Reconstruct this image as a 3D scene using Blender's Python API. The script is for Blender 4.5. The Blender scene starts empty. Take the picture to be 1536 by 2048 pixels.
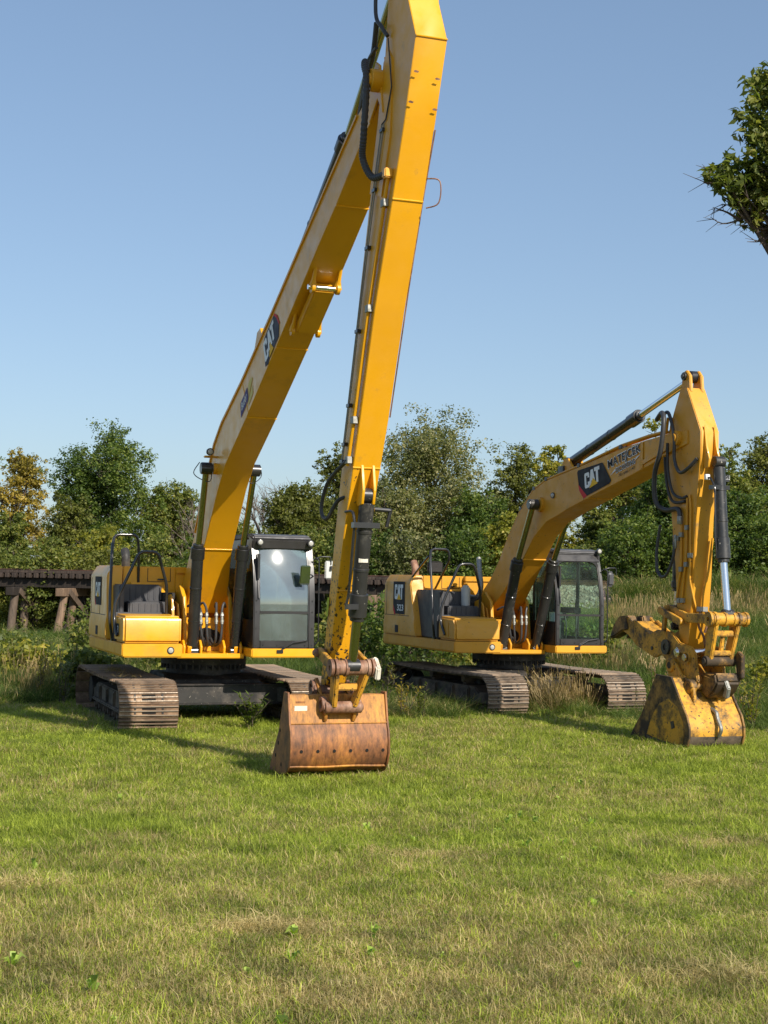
import bpy, bmesh, math, random
import numpy as np
from mathutils import Vector, Matrix
R = math.radians
rnd = random.Random(7)
scene = bpy.context.scene
col = scene.collection

# ---------------------------------------------------------------- camera
CAM_H = 2.30
FPX = 3000.0
pitch, roll = math.atan((1155 - 1024) / FPX), R(1.1)
fw = Vector((0, math.cos(pitch), math.sin(pitch)))
u0 = Vector((0, -math.sin(pitch), math.cos(pitch)))
r0 = Vector((1, 0, 0))
cr = r0 * math.cos(roll) + u0 * math.sin(roll)
cu = u0 * math.cos(roll) - r0 * math.sin(roll)
cd = bpy.data.cameras.new('camera')
cam = bpy.data.objects.new('camera', cd)
cd.sensor_fit = 'VERTICAL'; cd.sensor_height = 36.0
cd.lens = 36.0 * FPX / 2048.0
cd.clip_start = 0.1; cd.clip_end = 2000
m = Matrix((cr, cu, -fw)).transposed().to_4x4()
m.translation = Vector((0, 0, CAM_H))
cam.matrix_world = m
col.objects.link(cam); scene.camera = cam

# ---------------------------------------------------------------- light
SUN_EL, SUN_AZ = R(35), R(145)          # azimuth clockwise from +Y (view direction)
world = bpy.data.worlds.new('World'); scene.world = world
world.use_nodes = True
wn = world.node_tree.nodes; wl = world.node_tree.links
bg = wn['Background']
sky = wn.new('ShaderNodeTexSky'); sky.sky_type = 'NISHITA'
sky.sun_disc = False; sky.sun_elevation = SUN_EL; sky.sun_rotation = SUN_AZ
sky.altitude = 200; sky.air_density = 1.0; sky.dust_density = 1.2; sky.ozone_density = 1.3
bg.inputs['Strength'].default_value = 0.116
gm_ = wn.new('ShaderNodeGamma'); gm_.inputs['Gamma'].default_value = 0.68
tn_ = wn.new('ShaderNodeMix'); tn_.data_type = 'RGBA'; tn_.blend_type = 'MULTIPLY'; tn_.inputs[0].default_value = 1; tn_.inputs[7].default_value = (1.09, 1.25, 1.43, 1)
wl.new(sky.outputs[0], gm_.inputs['Color']); wl.new(gm_.outputs[0], tn_.inputs[6]); wl.new(tn_.outputs[2], bg.inputs['Color'])
sd = bpy.data.lights.new('sun', 'SUN'); sd.energy = 4.4; sd.angle = R(0.5); sd.color = (1.0, 0.92, 0.80)
sun = bpy.data.objects.new('sun', sd)
sdir = Vector((math.sin(SUN_AZ) * math.cos(SUN_EL), math.cos(SUN_AZ) * math.cos(SUN_EL), math.sin(SUN_EL)))
sun.rotation_euler = sdir.to_track_quat('Z', 'Y').to_euler()
sun.location = (20, -20, 30)
col.objects.link(sun)
vs = scene.view_settings
vs.view_transform = 'Standard'; vs.look = 'None'; vs.gamma = 1; vs.use_curve_mapping = False
vs.exposure = 0.45

# ---------------------------------------------------------------- materials
def mat(name, build):
    mt = bpy.data.materials.new(name); mt.use_nodes = True
    nt = mt.node_tree; b = nt.nodes['Principled BSDF']
    build(nt, b); return mt
def N(nt, t, **kw):
    n = nt.nodes.new(t)
    for k, v in kw.items():
        if k in n.inputs: n.inputs[k].default_value = v
        else: setattr(n, k, v)
    return n
def noise(nt, scale, detail=4, rough=.6, coord='Object', sc=(1, 1, 1)):
    tc = N(nt, 'ShaderNodeTexCoord'); mp = N(nt, 'ShaderNodeMapping'); mp.inputs['Scale'].default_value = sc
    nt.links.new(tc.outputs[coord], mp.inputs['Vector'])
    n = N(nt, 'ShaderNodeTexNoise'); n.inputs['Scale'].default_value = scale
    n.inputs['Detail'].default_value = detail; n.inputs['Roughness'].default_value = rough
    nt.links.new(mp.outputs[0], n.inputs['Vector']); return n
def ramp(nt, src, stops):
    r = N(nt, 'ShaderNodeValToRGB'); e = r.color_ramp.elements
    while len(e) < len(stops): e.new(0.5)
    for i, (p, c) in enumerate(stops):
        e[i].position = p; e[i].color = (*c, 1) if len(c) == 3 else c
    nt.links.new(src, r.inputs[0]); return r
def mix(nt, fac, a, b, mode='MIX'):
    x = N(nt, 'ShaderNodeMix', data_type='RGBA', blend_type=mode)
    for s, i in ((fac, 0), (a, 6), (b, 7)):
        if isinstance(s, (int, float)): x.inputs[i].default_value = s
        elif isinstance(s, tuple): x.inputs[i].default_value = (*s, 1)
        else: nt.links.new(s, x.inputs[i])
    return x.outputs[2]
def bump(nt, b, src, st, d=.01):
    bp = N(nt, 'ShaderNodeBump'); bp.inputs['Strength'].default_value = st; bp.inputs['Distance'].default_value = d
    nt.links.new(src, bp.inputs['Height']); nt.links.new(bp.outputs[0], b.inputs['Normal'])
def paint(c1, c2, rough=.35, coat=.3, dirt=0.0, dirtc=(.06, .045, .03), chips=0.0, chipc=(.03, .025, .02), dscale=3.0, chipz=None):
    def f(nt, b):
        n = noise(nt, .7, 3); r = ramp(nt, n.outputs[0], [(.35, c1), (.65, c2)])
        out = r.outputs[0]
        if dirt:
            n2 = noise(nt, dscale, 9, .72); lo = .62 - dirt * .35
            r2 = ramp(nt, n2.outputs[0], [(lo, (0, 0, 0)), (lo + .16, (1, 1, 1))])
            out = mix(nt, r2.outputs[0], out, dirtc)
        if chips:
            n3 = noise(nt, 22, 5, .6); lo = .72 - chips * .2
            r3 = ramp(nt, n3.outputs[0], [(lo, (0, 0, 0)), (lo + .015, (1, 1, 1))])
            fac = r3.outputs[0]
            if chipz:
                tc = N(nt, 'ShaderNodeTexCoord'); sp = N(nt, 'ShaderNodeSeparateXYZ'); nt.links.new(tc.outputs['Object'], sp.inputs[0])
                mr = N(nt, 'ShaderNodeMapRange'); mr.inputs['From Min'].default_value = chipz[0]; mr.inputs['From Max'].default_value = chipz[1]
                mr.inputs['To Min'].default_value = .09; mr.inputs['To Max'].default_value = -.16
                nt.links.new(sp.outputs[2], mr.inputs['Value'])
                n4 = noise(nt, 1.3, 3); ad = N(nt, 'ShaderNodeMath', operation='MULTIPLY_ADD'); ad.inputs[1].default_value = .5; nt.links.new(n4.outputs[0], ad.inputs[0]); nt.links.new(mr.outputs[0], ad.inputs[2])
                a2 = N(nt, 'ShaderNodeMath', operation='ADD'); nt.links.new(ad.outputs[0], a2.inputs[0]); nt.links.new(n3.outputs[0], a2.inputs[1])
                r3 = ramp(nt, a2.outputs[0], [(.865, (0, 0, 0)), (.885, (1, 1, 1))]); fac = r3.outputs[0]
            out = mix(nt, fac, out, chipc)
        nt.links.new(out, b.inputs['Base Color'])
        nr = noise(nt, 5, 5); rr = ramp(nt, nr.outputs[0], [(.3, (rough * .7,) * 3), (.75, (min(1, rough * 1.4),) * 3)])
        nt.links.new(rr.outputs[0], b.inputs['Roughness'])
        b.inputs['Coat Weight'].default_value = coat; b.inputs['Coat Roughness'].default_value = .12
        nb = noise(nt, 60, 3); bump(nt, b, nb.outputs[0], .03, .003)
    return f
M = {}
M['yellow'] = mat('yellow_paint', paint((.78, .372, .006), (.71, .335, .007), .40, .18, .22, (.56, .27, .015), chips=0, dscale=1.3))
M['yellow_old'] = mat('weathered_yellow_paint', paint((.68, .325, .014), (.59, .275, .016), .5, .04, .12, (.33, .19, .05), chips=.25))
M['yellow_chip'] = mat('chipped_yellow_paint', paint((.78, .372, .007), (.69, .325, .010), .42, .15, .06, (.45, .24, .04), chips=.75, chipz=(1.0, 5.0)))
M['hole'] = mat('hole_shade_black', lambda nt, b: (b.inputs['Base Color'].__setattr__('default_value', (.01, .009, .008, 1)), b.inputs['Roughness'].__setattr__('default_value', .95)))  # black for flat shapes that paint the shade inside holes
M['yellow_dirty'] = mat('dirty_yellow_paint', paint((.66, .33, .025), (.56, .27, .03), .6, .0, .44, (.075, .048, .022), chips=.5, dscale=3.5))
M['yellow_mud'] = mat('muddy_yellow_steel', paint((.42, .22, .04), (.30, .16, .04), .75, 0, .75, (.05, .034, .02), chips=.4, dscale=2.5))
M['black'] = mat('black_paint', paint((.016, .016, .017), (.022, .022, .023), .3, .3))
M['black_worn'] = mat('worn_black_paint', paint((.02, .02, .021), (.035, .033, .03), .4, .2, .15, (.12, .11, .09), chips=.22, chipc=(.38, .35, .30)))
M['plastic'] = mat('grey_black_plastic', paint((.05, .05, .056), (.065, .065, .07), .55, 0))
M['cabgrey'] = mat('dark_cab_paint', paint((.022, .020, .021), (.03, .028, .028), .35, .25))
M['rubber'] = mat('black_hose_rubber', paint((.03, .03, .032), (.045, .045, .047), .5, 0))
M['under'] = mat('dusty_black_undercarriage', paint((.018, .017, .016), (.03, .028, .026), .6, 0, .35, (.09, .075, .06), chips=.3, chipc=(.22, .2, .17)))
M['mud_under'] = mat('muddy_track_frame', paint((.03, .026, .022), (.06, .048, .036), .8, 0, .6, (.15, .11, .075), chips=.3, chipc=(.2, .17, .13)))
M['tank'] = mat('grey_filter_can', paint((.5, .52, .5), (.55, .56, .54), .4, .1))
M['white'] = mat('white_print', paint((.75, .77, .78), (.78, .79, .8), .5, 0))
M['offwhite'] = mat('off_white_plate', paint((.70, .66, .56), (.62, .56, .45), .5, 0, .2, (.3, .2, .1)))
M['decalblack'] = mat('black_decal', paint((.018, .018, .022), (.02, .02, .025), .85, 0))
M['decalgrey'] = mat('slate_decal', paint((.05, .055, .085), (.055, .06, .09), .85, 0))
M['purple'] = mat('purple_decal', paint((.10, .085, .22), (.11, .09, .23), .85, 0))
M['red'] = mat('red_decal', paint((.55, .035, .04), (.58, .04, .045), .85, 0))
M['logoyellow'] = mat('yellow_print', paint((.85, .48, .02), (.85, .5, .02), .85, 0))
M['cream'] = mat('cream_decal', paint((.75, .62, .22), (.7, .58, .2), .85, 0))
def _rust(a, bcol, c):
    def f(nt, b):
        n = noise(nt, 2.6, 10, .74, sc=(1, 1.6, .8)); n2 = noise(nt, 11, 7, .75, sc=(1, 1.8, .6))
        r = ramp(nt, n.outputs[0], [(.30, a), (.5, bcol), (.68, c)])
        r2 = ramp(nt, n2.outputs[0], [(.34, (.42, .40, .38)), (.52, (.95, .93, .9)), (.72, (1.3, 1.2, 1.1))])
        nt.links.new(mix(nt, 1.0, r.outputs[0], r2.outputs[0], 'MULTIPLY'), b.inputs['Base Color'])
        b.inputs['Roughness'].default_value = .62
        bump(nt, b, n2.outputs[0], .35, .006)
    return f
M['rust'] = mat('rusty_orange_steel', _rust((.075, .038, .026), (.26, .105, .038), (.48, .20, .045)))
M['rustup'] = mat('worn_orange_paint', _rust((.20, .085, .03), (.44, .19, .03), (.58, .27, .03)))
M['rustpin'] = mat('rusty_pin_steel', _rust((.10, .06, .045), (.26, .13, .08), (.42, .28, .2)))
def _shoe(a, bc, c):
    def f(nt, b):
        n = noise(nt, 2.3, 8, .7); n2 = noise(nt, 25, 5, .6)
        r = ramp(nt, n.outputs[0], [(.32, a), (.5, bc), (.68, c)])
        oi = N(nt, 'ShaderNodeObjectInfo'); ro = ramp(nt, oi.outputs['Random'], [(0, (.55, .5, .46)), (.5, (.95, .92, .9)), (1, (1.35, 1.22, 1.1))])
        nt.links.new(mix(nt, 1.0, mix(nt, .25, r.outputs[0], n2.outputs[0], 'OVERLAY'), ro.outputs[0], 'MULTIPLY'), b.inputs['Base Color'])
        b.inputs['Roughness'].default_value = .75; b.inputs['Specular IOR Level'].default_value = .3
        bump(nt, b, n2.outputs[0], .4, .004)
    return f
M['shoe'] = mat('brown_track_steel', _shoe((.045, .032, .024), (.17, .115, .075), (.36, .26, .17)))
M['shoe_grey'] = mat('grey_track_steel', _shoe((.045, .038, .03), (.15, .115, .085), (.28, .22, .16)))
def _metal(c, r, sc=None):
    def f(nt, b):
        b.inputs['Base Color'].default_value = (*c, 1); b.inputs['Metallic'].default_value = 1.0
        n = noise(nt, 30, 3); rr = ramp(nt, n.outputs[0], [(.3, (r,) * 3), (.7, (r * 1.6,) * 3)])
        nt.links.new(rr.outputs[0], b.inputs['Roughness'])
    return f
M['worn_edge'] = mat('worn_bright_steel', _metal((.42, .36, .29), .5))
M['chrome'] = mat('chrome_rod', _metal((.82, .82, .82), .12))
M['rod_olive'] = mat('oily_chrome_rod', _metal((.36, .36, .22), .16))
M['zinc'] = mat('zinc_fitting', _metal((.36, .36, .33), .5))
def _glass(tint, refl, d0, d1, dc=(.6, .62, .6)):
    def f(nt, b):
        out = nt.nodes['Material Output']; nt.nodes.remove(b)
        t = N(nt, 'ShaderNodeBsdfTransparent'); t.inputs[0].default_value = (*tint, 1)
        g = N(nt, 'ShaderNodeBsdfGlossy'); g.inputs['Roughness'].default_value = .05
        fr = N(nt, 'ShaderNodeLayerWeight'); fr.inputs[0].default_value = refl
        mx = N(nt, 'ShaderNodeMixShader')
        nt.links.new(fr.outputs[0], mx.inputs[0]); nt.links.new(t.outputs[0], mx.inputs[1]); nt.links.new(g.outputs[0], mx.inputs[2])
        # diffuse film: dust, and on glass_sky a painted tint of reflected sky
        d = N(nt, 'ShaderNodeBsdfDiffuse'); d.inputs[0].default_value = (*dc, 1)
        nz = noise(nt, 3, 6); rr = ramp(nt, nz.outputs[0], [(.3, (d0,) * 3), (.8, (d1,) * 3)])
        m2 = N(nt, 'ShaderNodeMixShader')
        nt.links.new(rr.outputs[0], m2.inputs[0]); nt.links.new(mx.outputs[0], m2.inputs[1]); nt.links.new(d.outputs[0], m2.inputs[2])
        nt.links.new(m2.outputs[0], out.inputs['Surface'])
    return f
M['glass_sky'] = mat('cab_glass_reflecting', _glass((.66, .82, .80), .68, .05, .15, (.50, .68, .70)))  # pale teal film colour paints in sky reflection on the windshield
M['glass'] = mat('cab_glass_clear', _glass((.82, .94, .87), .08, .004, .03))
M['mirror'] = mat('mirror_glass', _metal((.35, .42, .42), .05))
def _lens(nt, b):
    b.inputs['Base Color'].default_value = (.42, .41, .37, 1); b.inputs['Roughness'].default_value = .2
    b.inputs['Coat Weight'].default_value = .6
M['lens'] = mat('lamp_lens', _lens)
def _wood(a, bc, c):
    def f(nt, b):
        n = noise(nt, 3, 8, .7, sc=(5, 5, .5)); r = ramp(nt, n.outputs[0], [(.3, a), (.5, bc), (.72, c)])
        oi = N(nt, 'ShaderNodeObjectInfo'); rr = ramp(nt, oi.outputs['Random'], [(0, (.75, .72, .7)), (1, (1.2, 1.15, 1.1))])
        nt.links.new(mix(nt, 1.0, r.outputs[0], rr.outputs[0], 'MULTIPLY'), b.inputs['Base Color'])
        b.inputs['Roughness'].default_value = .8; bump(nt, b, n.outputs[0], .5, .02)
    return f
M['creosote'] = mat('dark_creosote_timber', _wood((.010, .008, .006), (.022, .016, .012), (.05, .036, .028)))
M['timber'] = mat('weathered_brown_timber', _wood((.06, .04, .028), (.17, .115, .075), (.28, .19, .125)))
M['tie_wood'] = mat('dark_brown_tie_timber', _wood((.018, .013, .010), (.045, .032, .025), (.085, .062, .048)))
M['timber_grey'] = mat('grey_brown_timber', _wood((.03, .024, .018), (.085, .062, .045), (.15, .11, .08)))
M['rail'] = mat('rusty_rail', _rust((.05, .025, .018), (.10, .05, .035), (.16, .085, .06)))
def _stone(nt, b):
    oi = N(nt, 'ShaderNodeObjectInfo')
    r = ramp(nt, oi.outputs['Random'], [(0, (.20, .13, .115)), (.4, (.38, .27, .24)), (.75, (.30, .235, .215)), (1, (.52, .42, .38))])
    n = noise(nt, 20, 4); nt.links.new(mix(nt, .3, r.outputs[0], n.outputs[0], 'OVERLAY'), b.inputs['Base Color'])
    b.inputs['Roughness'].default_value = .9
M['stone'] = mat('pinkish_ballast_stone', _stone)
def _leaf(stops, trans=.42):
    def f(nt, b):
        out = nt.nodes['Material Output']; nt.nodes.remove(b)
        at = N(nt, 'ShaderNodeAttribute', attribute_name='tone')
        r = ramp(nt, at.outputs['Fac'], stops)
        d = N(nt, 'ShaderNodeBsdfPrincipled'); d.inputs['Roughness'].default_value = .5; d.inputs['Specular IOR Level'].default_value = .35
        t = N(nt, 'ShaderNodeBsdfTranslucent')
        nt.links.new(r.outputs[0], d.inputs['Base Color'])
        nt.links.new(mix(nt, 1.0, r.outputs[0], (1.5, 1.6, .7), 'MULTIPLY'), t.inputs[0])
        mx = N(nt, 'ShaderNodeMixShader'); mx.inputs[0].default_value = trans
        nt.links.new(d.outputs[0], mx.inputs[1]); nt.links.new(t.outputs[0], mx.inputs[2]); nt.links.new(mx.outputs[0], out.inputs['Surface'])
    return f
LEAF = {
 'dark': mat('dark_green_leaves', _leaf([(0, (0.040, 0.072, 0.017)), (.6, (0.101, 0.153, 0.031)), (1, (0.224, 0.258, 0.051))])),
 'mid': mat('mid_green_leaves', _leaf([(0, (0.068, 0.097, 0.022)), (.6, (0.168, 0.201, 0.043)), (1, (0.336, 0.306, 0.076))])),
 'silver': mat('grey_green_leaves', _leaf([(0, (0.079, 0.097, 0.034)), (.6, (0.190, 0.201, 0.076)), (1, (0.381, 0.338, 0.153))])),
 'bright': mat('yellow_green_leaves', _leaf([(0, (0.112, 0.129, 0.021)), (.6, (0.269, 0.266, 0.037)), (1, (0.493, 0.402, 0.068))])),
 'olive': mat('olive_leaves', _leaf([(0, (.065, .078, .018)), (.6, (.165, .178, .038)), (1, (.27, .27, .065))])),
 'gold': mat('golden_autumn_leaves', _leaf([(0, (.13, .12, .025)), (.5, (.32, .25, .045)), (1, (.50, .36, .07))])),
}
M['bark'] = mat('grey_brown_bark', _wood((.03, .024, .018), (.08, .062, .048), (.15, .12, .095)))
M['deadwood'] = mat('pale_dead_branches', _wood((.08, .062, .05), (.17, .14, .11), (.26, .21, .17)))
def _grass(green, dry, thr_lo, thr_hi, psc=.35):
    def f(nt, b):
        out = nt.nodes['Material Output']; nt.nodes.remove(b)
        at = N(nt, 'ShaderNodeAttribute', attribute_name='tone')
        g = ramp(nt, at.outputs['Fac'], green); dd = ramp(nt, at.outputs['Fac'], dry)
        at2 = N(nt, 'ShaderNodeAttribute', attribute_name='pick')
        geo = N(nt, 'ShaderNodeNewGeometry'); n = N(nt, 'ShaderNodeTexNoise'); n.inputs['Scale'].default_value = psc; n.inputs['Detail'].default_value = 6
        n.inputs['Roughness'].default_value = .65
        nt.links.new(geo.outputs['Position'], n.inputs['Vector'])
        sp = N(nt, 'ShaderNodeSeparateXYZ'); nt.links.new(geo.outputs['Position'], sp.inputs[0])
        mr = N(nt, 'ShaderNodeMapRange'); mr.inputs['From Min'].default_value = 7; mr.inputs['From Max'].default_value = 12
        mr.inputs['To Min'].default_value = .17; mr.inputs['To Max'].default_value = -.05
        nt.links.new(sp.outputs[1], mr.inputs['Value'])
        ad = N(nt, 'ShaderNodeMath', operation='ADD'); nt.links.new(n.outputs[0], ad.inputs[0]); nt.links.new(mr.outputs[0], ad.inputs[1])
        # share of dry blades grows with the patch noise
        m1 = N(nt, 'ShaderNodeMapRange'); m1.inputs['From Min'].default_value = thr_lo; m1.inputs['From Max'].default_value = thr_hi
        nt.links.new(ad.outputs[0], m1.inputs['Value'])
        cmp = N(nt, 'ShaderNodeMath', operation='LESS_THAN')
        nt.links.new(at2.outputs['Fac'], cmp.inputs[0]); nt.links.new(m1.outputs[0], cmp.inputs[1])
        c = mix(nt, cmp.outputs[0], g.outputs[0], dd.outputs[0])
        nk = N(nt, 'ShaderNodeTexNoise'); nk.inputs['Scale'].default_value = 2.2; nk.inputs['Detail'].default_value = 4; nt.links.new(geo.outputs['Position'], nk.inputs['Vector'])
        rk = ramp(nt, nk.outputs[0], [(.32, (.60, .64, .56)), (.62, (1.12, 1.1, 1.05))]); c = mix(nt, 1.0, c, rk.outputs[0], 'MULTIPLY')
        d = N(nt, 'ShaderNodeBsdfPrincipled'); d.inputs['Roughness'].default_value = .55; d.inputs['Specular IOR Level'].default_value = .3
        nt.links.new(c, d.inputs['Base Color'])
        t = N(nt, 'ShaderNodeBsdfTranslucent'); nt.links.new(mix(nt, 1.0, c, (1.3, 1.5, .7), 'MULTIPLY'), t.inputs[0])
        mx = N(nt, 'ShaderNodeMixShader'); mx.inputs[0].default_value = .38
        nt.links.new(d.outputs[0], mx.inputs[1]); nt.links.new(t.outputs[0], mx.inputs[2]); nt.links.new(mx.outputs[0], out.inputs['Surface'])
    return f
GREEN = [(0, (.15, .19, .026)), (.5, (.31, .37, .048)), (1, (.53, .58, .09))]
DRY = [(0, (.22, .165, .07)), (.5, (.47, .36, .16)), (1, (.70, .58, .32))]
M['lawn'] = mat('mown_grass_blades', _grass(GREEN, DRY, .33, .80))
M['tall'] = mat('tall_grass_blades', _grass([(0, (.045, .08, .016)), (.5, (.105, .155, .03)), (1, (.20, .25, .055))], DRY, .40, .85, .25))
M['drytall'] = mat('dry_seeding_grass', _grass([(0, (.10, .10, .03)), (.5, (.2, .17, .06)), (1, (.3, .24, .1))], [(0, (.17, .11, .05)), (.5, (.33, .23, .11)), (1, (.46, .34, .18))], .2, .6, .3))
def _ground(nt, b):
    n = noise(nt, .5, 8, .7); n2 = noise(nt, 9, 6, .7)
    r = ramp(nt, n.outputs[0], [(.3, (.08, .09, .022)), (.5, (.15, .14, .045)), (.7, (.24, .19, .09))])
    r2 = ramp(nt, n2.outputs[0], [(.3, (.5, .5, .5)), (.7, (1.25, 1.2, 1.1))])
    nt.links.new(mix(nt, 1, r.outputs[0], r2.outputs[0], 'MULTIPLY'), b.inputs['Base Color'])
    b.inputs['Roughness'].default_value = .95; bump(nt, b, n2.outputs[0], .6, .04)
M['ground'] = mat('thatch_and_soil', _ground)
def _ballastbase(nt, b):
    n = noise(nt, 14, 6, .7); r = ramp(nt, n.outputs[0], [(.3, (.12, .08, .07)), (.7, (.4, .3, .26))])
    nt.links.new(r.outputs[0], b.inputs['Base Color']); b.inputs['Roughness'].default_value = .95; bump(nt, b, n.outputs[0], 1, .05)
M['ballastbase'] = mat('ballast_bed', _ballastbase)

# ---------------------------------------------------------------- mesh builder
class G:
    def __init__(s): s.v = []; s.f = []; s.mi = []; s.cur = 0
    def add(s, vs, fs):
        o = len(s.v); s.v += [tuple(p) for p in vs]
        for f in fs: s.f.append([i + o for i in f]); s.mi.append(s.cur)
        return s
    def box(s, x0, x1, y0, y1, z0, z1):
        return s.add([(x, y, z) for x in (x0, x1) for y in (y0, y1) for z in (z0, z1)],
                     [(0, 1, 3, 2), (4, 6, 7, 5), (0, 4, 5, 1), (2, 3, 7, 6), (0, 2, 6, 4), (1, 5, 7, 3)])
    def prism(s, poly, y0, y1):          # polygon in XZ extruded along Y
        n = len(poly); a = sum(poly[i][0] * poly[(i + 1) % n][1] - poly[(i + 1) % n][0] * poly[i][1] for i in range(n))
        if a < 0: poly = poly[::-1]
        vs = [(x, y0, z) for x, z in poly] + [(x, y1, z) for x, z in poly]
        fs = [list(range(n)), list(range(2 * n - 1, n - 1, -1))] + [(i, i + n, (i + 1) % n + n, (i + 1) % n) for i in range(n)]
        return s.add(vs, fs)
    def loft(s, rings, cap=True, closed=True):
        n = len(rings[0]); vs = [p for r in rings for p in r]; fs = []
        for k in range(len(rings) - 1):
            for i in range(n if closed else n - 1):
                j = (i + 1) % n
                fs.append((k * n + i, k * n + j, (k + 1) * n + j, (k + 1) * n + i))
        if cap: fs += [list(range(n))[::-1], [len(vs) - n + i for i in range(n)]]
        return s.add(vs, fs)
    def sections(s, secs):               # (upper xz, lower xz, half width, [y centre])
        rings = []
        for q in secs:
            U, L, h = q[:3]; c = q[3] if len(q) > 3 else 0
            rings.append([(U[0], c - h, U[1]), (U[0], c + h, U[1]), (L[0], c + h, L[1]), (L[0], c - h, L[1])])
        return s.loft(rings)
    def tube(s, pts, r, n=8, cap=True):
        P = [Vector(p) for p in pts]; rings = []; prev = None
        for i, p in enumerate(P):
            t = (P[min(i + 1, len(P) - 1)] - P[max(i - 1, 0)]).normalized()
            if prev is None:
                a = Vector((0, 0, 1)) if abs(t.z) < .9 else Vector((1, 0, 0)); u = t.cross(a).normalized()
            else: u = (prev - t * prev.dot(t)).normalized()
            prev = u; w = t.cross(u); rr = r[i] if isinstance(r, (list, tuple)) else r
            rings.append([p + (u * math.cos(2 * math.pi * k / n) + w * math.sin(2 * math.pi * k / n)) * rr for k in range(n)])
        return s.loft(rings, cap)
    def cyl(s, a, b, r, n=20, r2=None): return s.tube([a, b], [r, r if r2 is None else r2], n)
    def ring(s, c, axis, ro, ri, w, n=24):   # short thick tube along an axis
        c = Vector(c); ax = Vector(axis).normalized(); a = Vector((0, 0, 1)) if abs(ax.z) < .9 else Vector((1, 0, 0))
        u = ax.cross(a).normalized(); t = ax.cross(u); prof = [(ri, -w / 2), (ro, -w / 2), (ro, w / 2), (ri, w / 2)]
        rings = [[c + ax * z + (u * math.cos(2 * math.pi * k / n) + t * math.sin(2 * math.pi * k / n)) * q for q, z in prof] for k in range(n)]
        rings.append(rings[0]); return s.loft(rings, cap=False)
def link(o, parent=None):
    col.objects.link(o)
    if parent is not None: o.parent = parent
    return o
def build(g, name, mats, parent=None, bevel=0, seg=2, smooth=38, label=None):
    me = bpy.data.meshes.new(name); me.from_pydata(g.v, [], g.f)
    if not isinstance(mats, (list, tuple)): mats = [mats]
    for mt in mats: me.materials.append(mt)
    me.polygons.foreach_set('material_index', g.mi)
    bm = bmesh.new(); bm.from_mesh(me)
    bmesh.ops.recalc_face_normals(bm, faces=bm.faces)
    if bevel:
        ed = [e for e in bm.edges if len(e.link_faces) == 2 and e.calc_face_angle(0) > R(25)]
        if ed: bmesh.ops.bevel(bm, geom=ed, offset=bevel, segments=seg, affect='EDGES', clamp_overlap=True)
    bm.to_mesh(me); bm.free()
    me.shade_smooth(); me.set_sharp_from_angle(angle=R(smooth))
    o = bpy.data.objects.new(name, me); link(o, parent)
    if label: o['label'] = label
    return o
def thing(name, label, cat, loc=(0, 0, 0), rotz=0, group=None):
    o = bpy.data.objects.new(name, None); o.empty_display_size = .3; link(o)
    o.location = loc; o.rotation_euler = (0, 0, rotz); o['label'] = label; o['category'] = cat
    if group: o['group'] = group
    return o
def tag(o, label, cat=None, group=None, kind=None):
    o['label'] = label
    if cat: o['category'] = cat
    if group: o['group'] = group
    if kind: o['kind'] = kind
    return o
def child_copy(src, parent, M4=None):
    c = src.copy(); col.objects.link(c); c.parent = parent
    if M4 is not None: c.matrix_local = M4
    return c
def smoothpath(pts, k=6):
    P = [Vector(p) for p in pts]; out = []
    for i in range(len(P) - 1):
        a, b, c, d = P[max(i - 1, 0)], P[i], P[i + 1], P[min(i + 2, len(P) - 1)]
        for j in range(k):
            t = j / k
            out.append(.5 * ((2 * b) + (c - a) * t + (2 * a - 5 * b + 4 * c - d) * t * t + (3 * b - a - 3 * c + d) * t ** 3))
    out.append(P[-1]); return out
def rpath(pts, rad=.08):                   # polyline with rounded corners (bent tubing)
    P = [Vector(p) for p in pts]; out = [P[0]]
    for i in range(1, len(P) - 1):
        a = (P[i - 1] - P[i]); b = (P[i + 1] - P[i]); q = min(rad, a.length * .45, b.length * .45)
        A = P[i] + a.normalized() * q; B = P[i] + b.normalized() * q
        for t in (0, .25, .5, .75, 1): out.append(A * (1 - t) ** 2 + P[i] * 2 * t * (1 - t) + B * t * t)
    out.append(P[-1]); return out

# flat lettering -------------------------------------------------
def text2d(s, size, bold=0.0, shear=0.0):
    cu_ = bpy.data.curves.new('t', 'FONT'); cu_.body = s; cu_.size = size; cu_.offset = bold; cu_.shear = shear
    cu_.resolution_u = 3
    ob = bpy.data.objects.new('t', cu_); col.objects.link(ob)
    bpy.context.view_layer.update()
    me = bpy.data.meshes.new_from_object(ob)
    vs = [(v.co.x, v.co.y) for v in me.vertices]; fs = [list(p.vertices) for p in me.polygons]
    bpy.data.objects.remove(ob); bpy.data.curves.remove(cu_); bpy.data.meshes.remove(me)
    x0 = min(v[0] for v in vs); x1 = max(v[0] for v in vs); y0 = min(v[1] for v in vs); y1 = max(v[1] for v in vs)
    return vs, fs, (x0, x1, y0, y1)
class Plane:                                # local drawing plane: origin, right, up, outward normal
    def __init__(s, o, r, u): s.o = Vector(o); s.r = Vector(r).normalized(); s.u = Vector(u).normalized(); s.n = s.r.cross(s.u)
    def at(s, x, y, h): return s.o + s.r * x + s.u * y + s.n * h
def flat(g, pl, vs, fs, h):
    g.add([pl.at(x, y, h) for x, y in vs], fs); return g
def fit_text(g, pl, s, x, y, w, hgt, h, bold=0, shear=0, skew=0):
    vs, fs, (x0, x1, y0, y1) = text2d(s, 1, bold, shear)
    vs = [(x + (a - x0) / (x1 - x0) * w, y + (b - y0) / (y1 - y0) * hgt) for a, b in vs]
    flat(g, pl, vs, fs, h)
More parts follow.
